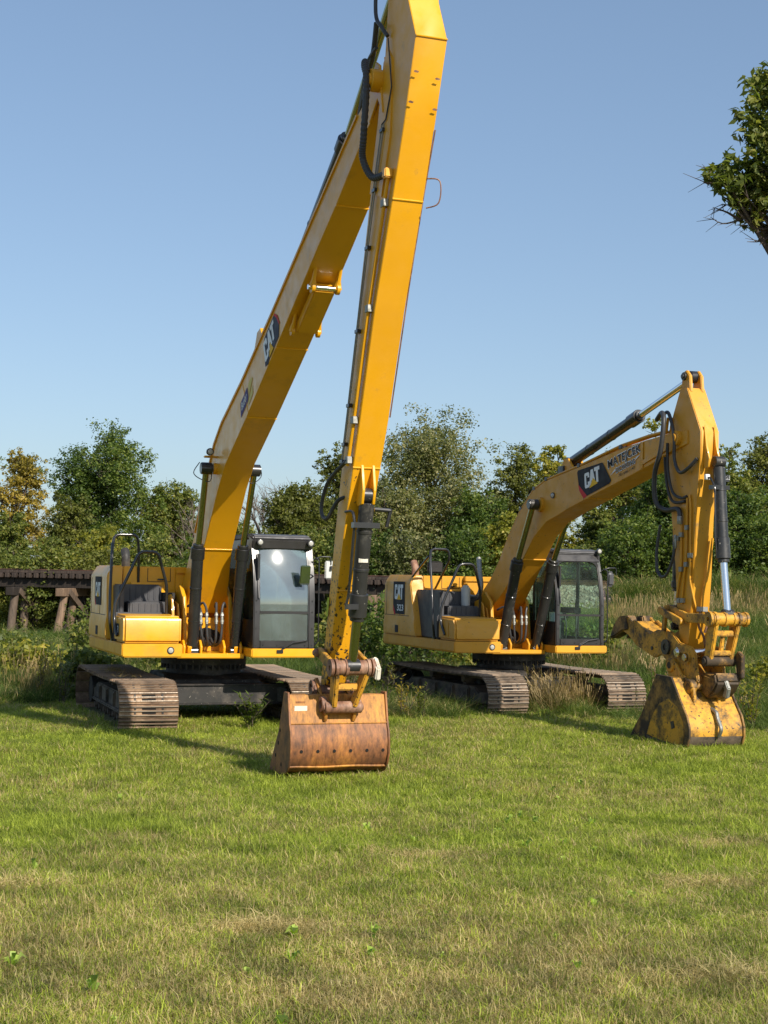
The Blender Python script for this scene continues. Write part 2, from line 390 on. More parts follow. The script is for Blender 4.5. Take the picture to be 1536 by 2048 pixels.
LET = {  # heavy condensed capitals in a 0..1 box
 'C': [[(.12, 0), (.88, 0), (1, .1), (1, .38), (.64, .38), (.64, .2), (.36, .2), (.36, .8), (.64, .8), (.64, .65), (1, .65), (1, .9), (.88, 1), (.12, 1), (0, .9), (0, .1)]],
 'A': [[(0, 0), (.30, 0), (.38, .28), (.62, .28), (.70, 0), (1, 0), (.68, 1), (.32, 1)]],
 'T': [[(.3, 0), (.7, 0), (.7, .76), (1, .76), (1, 1), (0, 1), (0, .76), (.3, .76)]]}
def block(g, pl, ch, x, y, w, hh, h):
    for poly in LET[ch]: g.add([pl.at(x + a * w, y + b * hh, h) for a, b in poly], [list(range(len(poly)))])
def logo(parent, pl, W, H, plate='decalblack', redcorner='left', number=None, sheared=0.0):
    g = G()
    pts = [(.0, .30), (.22, 0), (1, 0), (1, 1), (0, 1)] if redcorner == 'left' else [(0, 0), (1, 0), (1, 1), (.1, 1), (0, .9)]
    g.add([pl.at(a * W, b * H, .004) for a, b in pts], [list(range(len(pts)))])
    build(g, 'decal', M[plate], parent)
    g = G()
    if redcorner == 'left': g.add([pl.at(a * W, b * H, .0045) for a, b in ((0, .30), (0, .12), (.12, -.03), (.22, 0))], [[0, 1, 2, 3]])
    if redcorner == 'right': g.add([pl.at(a * W, b * H, .0045) for a, b in ((1, 0), (1.12, .2), (1.12, 1), (1, 1))], [[0, 1, 2, 3]])
    if g.v: build(g, 'decal', M['red'], parent)
    x0, y0 = .14 * W, (.30 if not number else .45) * H; w, hh = .72 * W, (.5 if not number else .46) * H
    g = G()
    block(g, pl, 'C', x0, y0, w * .32, hh, .008); block(g, pl, 'A', x0 + w * .30, y0, w * .42, hh, .0075); block(g, pl, 'T', x0 + w * .66, y0, w * .34, hh, .008)
    if number: fit_text(g, pl, number, W * .36, H * .10, W * .54, H * .2, .008, .02)
    build(g, 'lettering', M['white'], parent)
    g = G(); g.add([pl.at(x0 + w * a, y0 + hh * b, .010) for a, b in ((.28, -.02), (.78, -.02), (.52, .42))], [[0, 1, 2]])
    build(g, 'logo_triangle', M['logoyellow'], parent)

def hydraulic(parent, p0, pm, p1, r, mb, mr, rr=None, name='hydraulic_cylinder', eye=.09, neck=.16, label=None):
    p0, pm, p1 = Vector(p0), Vector(pm), Vector(p1); d = (p1 - p0).normalized(); rr = rr or r * .55
    g = G(); g.cyl(p0 + d * .08, pm, r, 24); g.cyl(pm - d * neck, pm + d * .02, r * 1.22, 24); g.cyl(pm + d * .02, pm + d * .07, r * .95, 24)
    g.cyl(p0 - Vector((0, r * .95, 0)), p0 + Vector((0, r * .95, 0)), eye, 20)
    for t in (.3, .62): g.cyl(p0 + (pm - p0) * t - d * .02, p0 + (pm - p0) * t + d * .02, r * 1.07, 20)
    c = build(g, name, mb, parent, bevel=.006, seg=1, label=label)
    g = G(); g.cyl(pm, p1, rr, 20); build(g, 'cylinder_rod', mr, c)
    g = G(); g.cyl(p1 - Vector((0, r * .95, 0)), p1 + Vector((0, r * .95, 0)), eye, 20); build(g, 'rod_eye', mb, c, bevel=.01)
    return c
def pin(parent, c, hw, r, mt, name='pin'):
    g = G(); c = Vector(c); y = Vector((0, 1, 0))
    g.cyl(c - y * hw, c + y * hw, r, 24); g.cyl(c - y * (hw + .02), c - y * (hw - .02), r * .6, 16); g.cyl(c + y * (hw - .02), c + y * (hw + .02), r * .6, 16)
    return build(g, name, mt, parent, bevel=.006, seg=1)
def lamp(parent, c, r, fwd=(1, 0, 0), name='work_light'):
    g = G(); c = Vector(c); f = Vector(fwd).normalized()
    g.tube([c - f * .07, c - f * .04, c], [r * .5, r, r], 18); o = build(g, name, M['black'], parent)
    g = G(); g.tube([c, c + f * .006, c + f * .012], [r * .72, r * .68, r * .3], 18); build(g, 'lens', M['lens'], o)

# ---------------------------------------------------------------- tracks
def make_track(root, M4, shoeW, L, Hh, mat_shoe, side):
    """M4 places the undercarriage, side = -1/+1 the y offset"""
    t = bpy.data.objects.new('track', None); link(t, root); t.matrix_local = M4
    rad = Hh / 2 - .03; half = L / 2 - Hh / 2
    seg_len = 2 * half; per = 4 * half + 2 * math.pi * rad
    n = round(per / .19); step = per / n
    g = G()
    gr = .026
    prof = [(-.09, 0), (-.09, .012), (-.075, .012), (-.068, gr + .012), (-.055, gr + .012), (-.048, .012), (-.012, .012), (-.006, gr + .008), (.008, gr + .008), (.014, .012),
            (.05, .012), (.056, gr + .008), (.070, gr + .008), (.078, .012), (.095, .010), (.095, 0)]
    g.prism(prof, -shoeW / 2, shoeW / 2)
    g.cur = 1
    for x in (-.03, .032): g.box(x - .014, x + .014, -.10, .10, .009, .016)  # raised black bars paint the dark of the slots
    g.cur = 2
    for y in (-.2, .2):
        for x in (-.03, .032): g.box(x - .012, x + .012, y - .014, y + .014, .0, .026)
    g.cur = 3
    for x in (-.0615, .001, .063): g.box(x - .005, x + .005, -shoeW / 2 + .01, shoeW / 2 - .01, gr, gr + (.0135 if x < -.05 else .0095))
    src = build(g, 'track_shoe', [mat_shoe, M['hole'], M['under'], M['worn_edge']], t)
    rng = random.Random(3)
    for i in range(n):
        s = i * step
        if s < seg_len: x = -half + s; z = rad; a = 0; z -= .02 * math.sin(math.pi * s / seg_len)
        elif s < seg_len + math.pi * rad: th = (s - seg_len) / rad; x = half + rad * math.sin(th); z = rad * math.cos(th); a = th
        elif s < 2 * seg_len + math.pi * rad: q = s - seg_len - math.pi * rad; x = half - q; z = -rad; a = math.pi
        else: th = (s - 2 * seg_len - math.pi * rad) / rad + math.pi; x = -half + rad * math.sin(th); z = rad * math.cos(th); a = th
        Mx = Matrix.Translation((x, 0, z + rad + .03)) @ Matrix.Rotation(a + rng.uniform(-.02, .02), 4, 'Y')
        if i == 0: src.matrix_local = Mx
        else: child_copy(src, t, Mx)
    zc = rad + .03
    g = G()   # frame
    g.prism([(-half - .1, zc - .08), (-half, zc - .13), (half, zc - .13), (half + .15, zc - .08), (half + .15, zc + .07), (half - .35, zc + .07), (half - .5, zc + .15), (-half + .5, zc + .15), (-half + .3, zc + .06), (-half - .1, zc + .06)], -.20, .20)
    g.box(-half * .8, half * .8, -.27, .27, zc - .14, zc - .09)
    for q_ in (-.9, -.2, .5, 1.1): g.box(q_ - .03, q_ + .03, -.24, .24, zc - .12, zc + .13)
    build(g, 'track_frame', M['mud_under'], t, bevel=.02)
    g = G()
    for k in range(8):
        x = -half + .28 + k * (2 * half - .56) / 7
        g = G(); g.cyl((x, -.17, .16), (x, .17, .16), .085, 16); g.cyl((x, -.20, .16), (x, .20, .16), .045, 12); build(g, 'bottom_roller', M['mud_under'], t)
    g = G()
    for x in (-.6, .7): g = G(); g.cyl((x, -.12, 2 * zc - .14), (x, .12, 2 * zc - .14), .07, 16); g.box(x - .05, x + .05, -.08, .08, zc + .1, 2 * zc - .14); build(g, 'carrier_roller', M['mud_under'], t)
    g = G()
    g.ring((half, 0, zc), (0, 1, 0), rad - .09, rad * .45, .16); g.cyl((half, -.08, zc), (half, .08, zc), rad * .5, 20); g.cyl((half, -.2, zc), (half, .2, zc), .1, 16)
    build(g, 'idler_wheel', M['mud_under'], t, bevel=.01, seg=1)
    g = G(); g.cyl((-half, -.05, zc), (-half, .05, zc), rad - .12, 22); g.cyl((-half, -.23, zc), (-half, .23, zc), .22, 20)
    for k in range(21):
        a = 2 * math.pi * k / 21; c = Vector((-half + math.cos(a) * (rad - .1), 0, zc + math.sin(a) * (rad - .1)))
        g.cyl(c + Vector((0, -.04, 0)), c + Vector((0, .04, 0)), .035, 6)
    build(g, 'sprocket', M['under'], t)
    # chain links seen under the shoes
    g = G()
    for sgn in (-1, 1):
        ring = []
        g.box(-half, half, sgn * .1 - .03, sgn * .1 + .03, 2 * zc - .11, 2 * zc - .03); g.box(-half, half, sgn * .1 - .03, sgn * .1 + .03, .03, .11)
        for end in (-1, 1):
            for k in range(8):
                a0 = -math.pi / 2 + k * math.pi / 8; a1 = a0 + math.pi / 8
                pr = [(end * (half + math.cos(a) * q), zc + math.sin(a) * q) for a, q in ((a0, rad - .09), (a1, rad - .09), (a1, rad - .005), (a0, rad - .005))]
                g.prism(pr, sgn * .1 - .03, sgn * .1 + .03)
    build(g, 'track_chain', M['mud_under'], t)
    return t

# ---------------------------------------------------------------- excavator
def excavator(loc, yaw, label, P, group):
    root = thing('excavator', label, 'excavator', loc, R(yaw - 90), group)
    Y1 = M[P['y']]
    # undercarriage, turned a little against the upper structure
    wo = Vector(P['uc_off']); a = R(yaw - 90)
    lo = Matrix.Rotation(-a, 3, 'Z') @ Vector((wo[0], wo[1], 0))
    UC = Matrix.Translation(lo + Vector((0, 0, -.07))) @ Matrix.Rotation(R(P['uc_yaw'] - yaw), 4, 'Z')
    for s in (-1, 1):
        make_track(root, UC @ Matrix.Translation((0, s * P['gauge'] / 2, 0)), P['shoe'], P['len'], .79, M[P['shoemat']], s)
    g = G()
    hg = P['gauge'] / 2 - .2
    g.prism([(-.75, .45), (.75, .45), (.75, .72), (.55, .80), (-.55, .80), (-.75, .72)], -.75, .75)
    for sx in (-1, 1):
        for sy in (-1, 1):
            ring = []
            A = [(sx * .35, sy * .6), (sx * .78, sy * .6), (sx * 1.15, sy * hg), (sx * .65, sy * hg)]
            vs = [(x, y, .40) for x, y in A] + [(x, y, z) for (x, y), z in zip(A, (.80, .72, .60, .62))]
            g.add(vs, [(0, 1, 2, 3), (7, 6, 5, 4), (0, 4, 5, 1), (1, 5, 6, 2), (2, 6, 7, 3), (3, 7, 4, 0)])
    for sx in (-1, 1):
        g.box(sx * 1.02 - .03, sx * 1.02 + .03, -hg, hg, .38, .66)
        g.box(sx * .95 - .14, sx * .95 + .14, -hg, hg, .655, .675); g.box(sx * .95 - .12, sx * .95 + .12, -hg, hg, .36, .382)
    o = build(g, 'chassis_frame', M['under'], root, bevel=.015); o.matrix_local = UC
    g = G(); g.cyl((0, 0, .70), (0, 0, .90), .60, 40); g.cyl((0, 0, .945), (0, 0, 1.11), .68, 40); g.cyl((0, 0, .90), (0, 0, .945), .55, 40)
    for k in range(40):
        q = 2 * math.pi * k / 40; c = (math.cos(q) * .66, math.sin(q) * .66)
        g.cyl((c[0], c[1], .87), (c[0], c[1], .945), .02, 6)
    o = build(g, 'swing_bearing', M['under'], root); o.matrix_local = UC
    # platform ------------------------------------------------
    g = G()
    yr = -1.5
    def deck(y0, y1, x0, x1, z0, z1, ch):
        # chamfered underside along the outer side
        s = -1 if y0 < 0 else 1
        yo, yi = (y0, y1) if s < 0 else (y1, y0)
        ring = lambda x, zz: [(x, yo, z1), (x, yo, zz + ch), (x, yo - s * ch * 1.2, zz), (x, yi, zz), (x, yi, z1)]
        g.loft([ring(x0, z0), ring(x1, z0)])
    deck(yr, -.60, P['rear'], 1.42, 1.06, 1.26, .02)
    build(g, 'deck', Y1, root, bevel=.028, seg=3)
    g = G(); deck(.44, 1.47, -.6, 1.46, 1.06, 1.195, .02); build(g, 'cab_base', Y1, root, bevel=.03, seg=3)
    g = G(); deck(.44, 1.43, P['rear'], -.62, 1.06, 1.26, .02); build(g, 'deck', Y1, root, bevel=.02)
    g = G()  # centre frame with the two boom-foot plates
    g.box(-1.6, 1.05, -.595, .435, 1.03, 1.10); g.box(.98, 1.04, -.595, .435, 1.02, 1.075)
    for y in (-.42, .30):
        g.prism([(-.9, 1.1), (.95, 1.1), (.98, 1.2), (.62, 1.28), (.50, 1.95), (.25, 2.12), (.0, 2.0), (-.9, 1.5)], y, y + .06)
    g.box(.30, .36, -.36, .30, 1.10, 1.62)
    for y in (-.50, -.24, .12, .38): g.prism([(.7, 1.08), (1.0, 1.08), (1.02, 1.2), (.92, 1.3), (.8, 1.28)], y, y + .035)
    build(g, 'main_frame', Y1, root, bevel=.008, seg=1)
    g = G(); g.tube([(.365, 0, 1.32), (.372, 0, 1.32)], [.15, .15], 20); g.tube([(.365, -.12, 1.32), (.371, -.12, 1.32)], .11, 20); g.tube([(.365, .12, 1.32), (.371, .12, 1.32)], .11, 20)
    build(g, 'frame_opening', M['hole'], root)  # black discs on the plate paint the dark of its opening
    # hoses between boom cylinders
    for y in (-.22, -.13, .02, .11):
        g = G(); g.tube(smoothpath([(.75, y * 1.8, 1.80), (.86, y * 1.35, 1.86), (.90, y, 1.74), (.92, y, 1.5), (.9, y * .8, 1.28), (.7, y * .5, 1.2), (.45, y * .5, 1.3)], 5), .019, 8)
        o = build(g, 'hydraulic_hose', M['rubber'], root)
        g = G(); g.cyl((.905, y, 1.72), (.925, y, 1.54), .024, 10); g.cyl((.907, y, 1.69), (.92, y, 1.66), .031, 6); g.cyl((.92, y, 1.60), (.922, y, 1.57), .031, 6)
        build(g, 'hose_fitting', M['zinc'], o)
    # toolbox
    tb0, tb1 = .62, 1.40
    g = G()
    if P['tall_box']: g.prism([(tb0, 1.27), (tb1, 1.27), (tb1, 1.50), (tb1 - .08, 1.66), (tb0, 1.68)], yr + .02, -.62)
    else: g.prism([(tb0, 1.27), (tb1, 1.27), (tb1, 1.60), (tb1 - .03, 1.665), (tb0, 1.68)], yr + .02, -.62)
    tb = build(g, 'toolbox', Y1, root, bevel=.035, seg=3)
    pl = Plane((tb0, yr + .0175, 1.27), (1, 0, 0), (0, 0, 1))
    if P['tall_box']:
        g = G(); g.box(tb0 + .08, tb1 - .3, yr + .012, yr + .018, 1.32, 1.60); build(g, 'hatch', Y1, tb, bevel=.002, seg=1)
    else:
        g = G(); g.add([pl.at(x, y, .003) for x, y in ((.08, .1), (.42, .1), (.42, .27), (.08, .27))], [[0, 1, 2, 3]]); build(g, 'decal', M['decalblack'], tb)
        g = G(); fit_text(g, pl, '323', .12, .13, .26, .11, .006, .02); build(g, 'lettering', M['white'], tb)
    lamp(root, (1.43, -.78, 1.165), .055)
    # steps: ribbed black anti-slip boxes
    g = G(); g.box(.545, .60, yr + .01, -.64, 1.262, 1.70); g.box(.16, .545, -1.26, -.66, 1.27, 1.86); g.box(P['sp1'] + .02, .155, -1.30, -.70, 1.27, 2.12)
    g.box(P['sp1'] + .02, .5, -1.40, -1.32, 1.27, 2.14 if P['tall_box'] else 2.12)
    st = build(g, 'steps', M['plastic'], root, bevel=.02)
    g = G()
    for k in range(6):
        y = -1.20 + k * .095
        g.box(.546, .556, y, y + .03, 1.62 - .25, 1.83); g.box(.156, .164, y + .02, y + .045, 1.88, 2.09)
    build(g, 'tread_ribs', M['plastic'], st, bevel=.004, seg=1)
    g = G(); g.box(P['sp1'] + .02, .12, -1.15, -.66, 2.12, 2.15); build(g, 'ledge', Y1, root, bevel=.006)
    # side panel (door) and counterweight
    sp0, sp1 = P['rear'] + .05, P['sp1']; HT = 2.41
    g = G()
    def sp(xa, xb, dz=0):
        return [(xa, yr + .10, HT), (xa, yr + .02, HT - .12), (xa, yr, HT - .18), (xa, yr, 1.62), (xa, yr - .02, 1.50), (xa, yr - .02, 1.27), (xa, -1.30, 1.27), (xa, -1.25, HT)]
    ra = sp(sp0, 0); rb = sp(sp1, 0)
    rb = [(x + (0.0 if z > 2.2 else .02 + (2.2 - z) * P['lean']), y, z) for x, y, z in rb]
    g.loft([ra, rb]); side = build(g, 'side_door', Y1, root, bevel=.018)
    g = G()
    g.box(sp0 + .02, sp1 - .05, yr - .003, yr + .01, 1.632, 1.642); g.box(sp0 + .12, sp0 + .132, yr - .003, yr + .01, 1.64, HT - .2)
    for k in range(1): g.box(sp0 + (sp1 - sp0) * .62, sp0 + (sp1 - sp0) * .62 + .012, yr - .004, yr + .01, 1.64, HT - .2)
    g.box(sp0 + (sp1 - sp0) * .48, sp0 + (sp1 - sp0) * .60, yr - .026, yr - .018, 1.31, 1.45)
    build(g, 'vent', M['decalblack'], side)
    pl = Plane((sp0 + (sp1 - sp0) * P['lg'][0], yr - .001, P['lg'][1]), (1, 0, 0), (0, 0, 1))
    logo(side, pl, P['lg'][2], P['lg'][3], number=P['num'])
    g = G(); r = P['rear']
    def cw(z, k): return [(r + .03, -1.42 + k, z), (r - .35, -1.36 + k, z), (r - .75 + k, -1.0, z), (r - .92 + k, -.4, z), (r - .92 + k, .4, z), (r - .75 + k, 1.0, z), (r - .35, 1.36 - k, z), (r + .03, 1.42 - k, z)]
    g.loft([cw(1.08, .06), cw(1.2, 0), cw(2.1, 0), cw(2.36, .12)]); build(g, 'counterweight', Y1, root, bevel=.02)
    # engine hood
    g = G(); xh = P['sp1'] - .02
    g.box(r + .02, xh, -1.24, .40, 1.27, HT - .01); hd = build(g, 'engine_hood', Y1, root, bevel=.015)
    g = G(); g.box(xh + .0, xh + .006, -.86, -.851, 2.17, 2.38); g.box(xh + .0, xh + .006, -.50, -.491, 2.17, 2.38); g.box(xh, xh + .006, -.86, -.5, 2.165, 2.172)
    build(g, 'panel_gap', M['decalblack'], hd)
    g = G(); g.box(xh, xh + .03, -.70, -.60, 2.19, 2.215); build(g, 'latch', M['black'], hd, bevel=.005)
    g = G(); g.box(xh, xh + .12, -.42, .40, 2.30, 2.40); g.box(xh, xh + .09, -.42, .40, 2.0, 2.295); build(g, 'hood_cover', Y1, hd, bevel=.012)
    g = G(); g.tube(smoothpath([(r + .4, -1.0, 2.38), (r + .4, -1.0, 2.55), (r + .3, -1.0, 2.66)], 4), .07, 14); build(g, 'exhaust_pipe', M['under' if not P['tall_box'] else 'rustpin'], root)
    # hydraulics beside the boom foot
    g = G(); g.box(-.35, .15, -.66, -.46, 1.3, 2.0); g.box(.1, .32, -.64, -.5, 1.5, 1.85); g.cyl((.35, -.57, 1.75), (.35, -.45, 1.75), .05, 12)
    build(g, 'valve_block', M['under'], root, bevel=.01, seg=1)
    g = G(); g.prism([(.1, 1.27), (.62, 1.27), (.62, 1.68), (.55, 1.9), (.4, 1.98), (.2, 1.95)], -.60, -.565); g.prism([(.1, 1.27), (.62, 1.27), (.62, 1.6), (.5, 1.84), (.3, 1.88)], -.50, -.475)
    build(g, 'lug_plate', Y1, root, bevel=.01)
    if P['tall_box']:
        g = G(); g.cyl((.2, -.98 + .2, 1.86), (.2, -.98 + .2, 2.2), .085, 20); g.cyl((.2, -.78, 2.2), (.2, -.78, 2.235), .06, 16); build(g, 'filter_can', M['tank'], root, bevel=.01)
        g = G(); g.tube(smoothpath([(-.1, -.40, 2.75), (.0, -.42, 2.5), (.12, -.44, 2.2), (.05, -.5, 2.02), (-.2, -.62, 2.05), (-.4, -.7, 2.1)], 6), .045, 12); build(g, 'hydraulic_hose', M['zinc'], root)
        g = G(); g.box(-.9, -.84, -1.12, -.80, 2.45, 2.68); build(g, 'mirror', M['cabgrey'], root, bevel=.03); 
    # handrails
    g = G(); zt = 2.89
    g.tube(rpath([(.42, yr + .03, 1.27), (.48, yr - .03, 1.55), (.40, yr - .02, 2.0), (.10, yr + .05, 2.72), (.0, yr + .10, zt), (.0, -1.05, zt), (-.02, -1.02, 2.7), (xh, -1.0, 2.13)], .1), .022, 10)
    g.tube([(-.02, yr + .06, 2.75), (xh - .15, yr + .09, 2.35)], .02, 8)
    g.box(.36, .46, yr + .01, yr + .05, 1.26, 1.30)
    build(g, 'handrail', M['black'], root)
    g = G(); g.tube(rpath([(.98, yr + .0, 1.36), (.80, yr - .02, 1.60), (.80, yr - .01, 1.84), (.80, -1.16, 2.62), (.80, -.88, 2.62), (.74, -.72, 2.12), (.66, -.70, 1.66)], .09), .024, 10)
    build(g, 'handrail', M['black'], root)
    # cab ------------------------------------------------------
    y0, y1 = P['caby']; zb, zt = 1.197, 2.86
    cabm = M['cabgrey'] if not P['tall_box'] else M['cabgrey']
    def fx(z): t = max(0, z - 1.95); return 1.43 - .1 * t - .18 * t * t
    g = G()
    def post(y, w, dx=.07):   # front pillar following the screen
        ring = lambda z: [(fx(z), y - w / 2, z), (fx(z) - dx, y - w / 2, z), (fx(z) - dx, y + w / 2, z), (fx(z), y + w / 2, z)]
        g.loft([ring(zb), ring(1.95), ring(2.2), ring(2.45), ring(zt - .08)])
    pw = .10 if not P['tall_box'] else .075
    post(y0 + pw / 2, pw); post(y1 - pw / 2, pw)
    g.box(1.36, 1.432, y0 + pw, y1 - pw, zb, zb + .12)
    g.prism([(fx(2.66) + .004, 2.70), (fx(zt) + .10 if not P['tall_box'] else fx(zt) + .01, zt - .02), (fx(zt) - .1, zt + .03), (1.0, zt + .04), (1.0, 2.74)], y0 + .01, y1 - .01)
    for y in (y0, y1 - .07):
        g.box(-.45, -.37, y, y + .07, zb, zt - .02); g.box(.42, .49, y + .005, y + .06, zb, zt - .02)
        g.box(-.37, 1.36, y + .004, y + .062, zb, 1.62 if y == y0 else 1.32); g.box(-.37, 1.25, y + .002, y + .064, zt - .16, zt - .02)
    g.box(-.45, -.38, y0 + .07, y1 - .07, zb, 1.9); g.box(-.45, -.38, y0 + .07, y1 - .07, zt - .2, zt - .02)
    cab = build(g, 'cab', cabm, root, bevel=.014)
    g = G()
    g.prism([(-.5, zt - .02), (1.24, zt - .02), (1.22, zt + .045), (1.0, zt + .075), (-.35, zt + .075), (-.5, zt + .03)], y0 + .02, y1 - .02)
    build(g, 'roof', M['plastic'], cab, bevel=.03, seg=3)
    g = G()
    for y in (y0 + .04, y1 - .04):
        for z in (zb + .05, 1.5, 1.75, 1.92): g.cyl((1.425, y, z), (1.440, y, z), .012, 8)
    for y in np.linspace(y0 + .15, y1 - .15, 4): g.cyl((1.425, y, zb + .05), (1.442, y, zb + .05), .012, 8)
    build(g, 'bolts', M['black'], cab)
    g = G(); g.box(-.4, 1.3, y0 + .05, y1 - .05, zb + .005, zb + .04); build(g, 'floor', M['plastic'], cab)
    gm = M[P['glass']]
    ya, yb = y0 + pw - .004, y1 - pw + .004; zm = 1.74
    def pane(zs, name):
        ycn, hwn = (ya + yb) / 2, (yb - ya) / 2; ysn = np.linspace(ya, yb, 13)
        g = G(); g.loft([[(fx(z) - .030 + .028 * (1 - ((y - ycn) / hwn) ** 2), y, z) for y in ysn] + [(fx(z) - .036 + .028 * (1 - ((y - ycn) / hwn) ** 2), y, z) for y in ysn[::-1]] for z in zs]); build(g, name, gm, cab)
    pane(list(np.linspace(zm + .02, 2.72, 12)), 'windshield'); pane((zb + .118, zm - .02), 'lower_windshield')
    g = G(); g.box(fx(zm) - .03, fx(zm) - .005, y0 + pw, y1 - pw, zm - .018, zm + .018); build(g, 'window_bar', cabm, cab)
    if P['tall_box']:   # rounded black surround of the upper screen
        g = G()
        for yy, sy in ((ya, 1), (yb, -1)):
            for k in range(5):
                a0, a1 = k * math.pi / 10, (k + 1) * math.pi / 10; rr_ = .16
                z0_ = 2.70 - rr_ * (1 - math.sin(a0)); z1_ = 2.70 - rr_ * (1 - math.sin(a1))
                ya0 = yy + sy * rr_ * (1 - math.cos(a0)); ya1 = yy + sy * rr_ * (1 - math.cos(a1))
                X = fx(2.65) - .004
                g.add([(X, yy, z0_), (X, ya0, z0_), (X, ya1, z1_), (X, yy, z1_), (X - .02, yy, z0_), (X - .02, ya0, z0_), (X - .02, ya1, z1_), (X - .02, yy, z1_)],
                      [(0, 1, 2, 3), (4, 7, 6, 5), (1, 5, 6, 2)])
        build(g, 'window_seal', M['black'], cab)
    for y, nm in ((y0 + .03, 'side_window'), (y1 - .035, 'door_window')):
        g = G(); g.box(-.37, .42, y, y + .006, 1.62 if y < y0 + .1 else 1.32, zt - .16); g.box(.49, 1.27, y, y + .006, 1.62 if y < y0 + .1 else 1.32, zt - .16); build(g, nm, M['glass'], cab)
    g = G(); g.box(-.42, -.414, y0 + .07, y1 - .07, 1.9, zt - .2); build(g, 'rear_window', M['glass'], cab)
    yc = (y0 + y1) / 2 + .03
    g = G(); g.box(-.05, .45, yc - .25, yc + .25, 1.62, 1.76); g.prism([(-.12, 1.7), (.06, 1.7), (-.02, 2.42), (-.14, 2.42)], yc - .24, yc + .24); g.prism([(-.10, 2.4), (.0, 2.4), (-.02, 2.62), (-.12, 2.62)], yc - .14, yc + .14)
    g.box(.0, .38, yc - .2, yc + .2, 1.24, 1.62); build(g, 'seat', M['plastic'], cab, bevel=.04, seg=2)
    g = G()
    for s in (-1, 1):
        g.box(.05, .62, yc + s * .33 - .07, yc + s * .33 + .07, 1.75, 1.86); g.cyl((.55, yc + s * .33, 1.86), (.58, yc + s * .33, 2.03), .022, 10)
        g.tube([(1.0, yc + s * .10, 1.24), (1.02, yc + s * .10, 1.55), (1.0, yc + s * .12, 1.72)], .012, 8); g.box(.98, 1.16, yc + s * .10 - .05, yc + s * .10 + .05, 1.27, 1.29)
    g.box(.8, .86, y0 + .14, y0 + .38, 1.55, 1.78); g.cyl((.84, y0 + .2, 1.24), (.84, y0 + .2, 1.6), .025, 10)
    build(g, 'controls', M['plastic'], cab, bevel=.008, seg=1)
    g = G(); g.box(.861, .866, y0 + .16, y0 + .36, 1.57, 1.76); build(g, 'monitor', M['decalgrey'], cab)
    for y in (y0 + .10, y1 - .06):
        lamp(cab, (1.36 if not P['tall_box'] else 1.30, y if not P['tall_box'] else (y - .04 if y < 1 else y + .02), 2.80 if not P['tall_box'] else 2.90), .052)
    g = G(); g.tube([(1.45, y0 + .42, zb - .03), (1.462, y0 + .62, zb + .09), (1.455, y0 + .83, zb + .12)], .012, 6); g.box(1.44, 1.475, y0 + .36, y0 + .46, zb - .07, zb - .02)
    build(g, 'wiper', M['black'], cab)
    g = G(); g.tube([(fx(2.6) + .02, y0 + .06, 2.62), (1.455, y0 + .07, 1.95)], .012, 6); g.box(1.40, 1.44, y0 + .045, y0 + .08, 2.25, 2.62); build(g, 'wiper', M['black'], cab)
    # grab rail and mirrors on the door side
    g = G(); g.tube(rpath([(1.40, y1, 2.58), (1.44, y1 + .05, 2.55), (1.44, y1 + .06, 1.3), (1.40, y1, 1.24)], .05), .011, 8)
    build(g, 'grab_rail', M['black'], cab)
    g = G(); g.tube(rpath([(1.36, y1 - .02, 2.55), (1.38, y1 + .1, 2.60), (1.38, y1 + .26, 2.60), (1.38, y1 + .26, 2.48)], .04), .010, 8)
    if not P['tall_box']: g.cyl((1.38, y1 + .26, 2.45), (1.41, y1 + .26, 2.40), .022, 10)
    build(g, 'mirror_arm', M['black'], cab)
    g = G()
    if not P['tall_box']: g.box(1.34, 1.375, y1 + .17, y1 + .33, 2.26, 2.54)
    else: g.prism([(1.36, 2.24), (1.42, 2.28), (1.43, 2.5), (1.36, 2.56)], y1 + .07, y1 + .20)
    mi = build(g, 'mirror', M['tank'] if not P['tall_box'] else M['plastic'], cab, bevel=.03, seg=3)
    if not P['tall_box']:
        g = G(); g.prism([(1.50, 2.16), (1.53, 2.18), (1.58, 2.46), (1.55, 2.46)], y1 - .28, y1 - .12); build(g, 'mirror', M['mirror'], cab, bevel=.03, seg=2)
        g = G(); g.tube([(1.38, y1 - .02, 2.3), (1.52, y1 - .1, 2.32), (1.55, y1 - .17, 2.32)], .010, 6); build(g, 'mirror_arm', M['black'], cab)
    return root

PA = dict(y='yellow', uc_yaw=19.3, uc_off=(0.0, .45), gauge=2.57, shoe=.86, len=4.55, shoemat='shoe', rear=-1.62, sp1=-.06, lean=.13, tall_box=False,
          lg=(.30, 1.78, .62, .45), num=None, caby=(.47, 1.43), glass='glass_sky')
PB = dict(y='yellow_old', uc_yaw=24, uc_off=(.19, .1), gauge=2.38, shoe=.78, len=4.4, shoemat='shoe_grey', rear=-2.2, sp1=-.76, lean=.38, tall_box=True,
          lg=(.36, 1.66, .62, .62), num='323', caby=(.46, 1.42), glass='glass')
exA = excavator((-2.86, 23.8, 0), 20, 'bright yellow long-reach excavator with its folded tall boom and rusty ditching bucket', PA, 'tracked excavators parked on the grass')
exB = excavator((2.19, 28.0, -.05), 20, 'weathered yellow excavator with bent boom, thumb and muddy digging bucket', PB, 'tracked excavators parked on the grass')

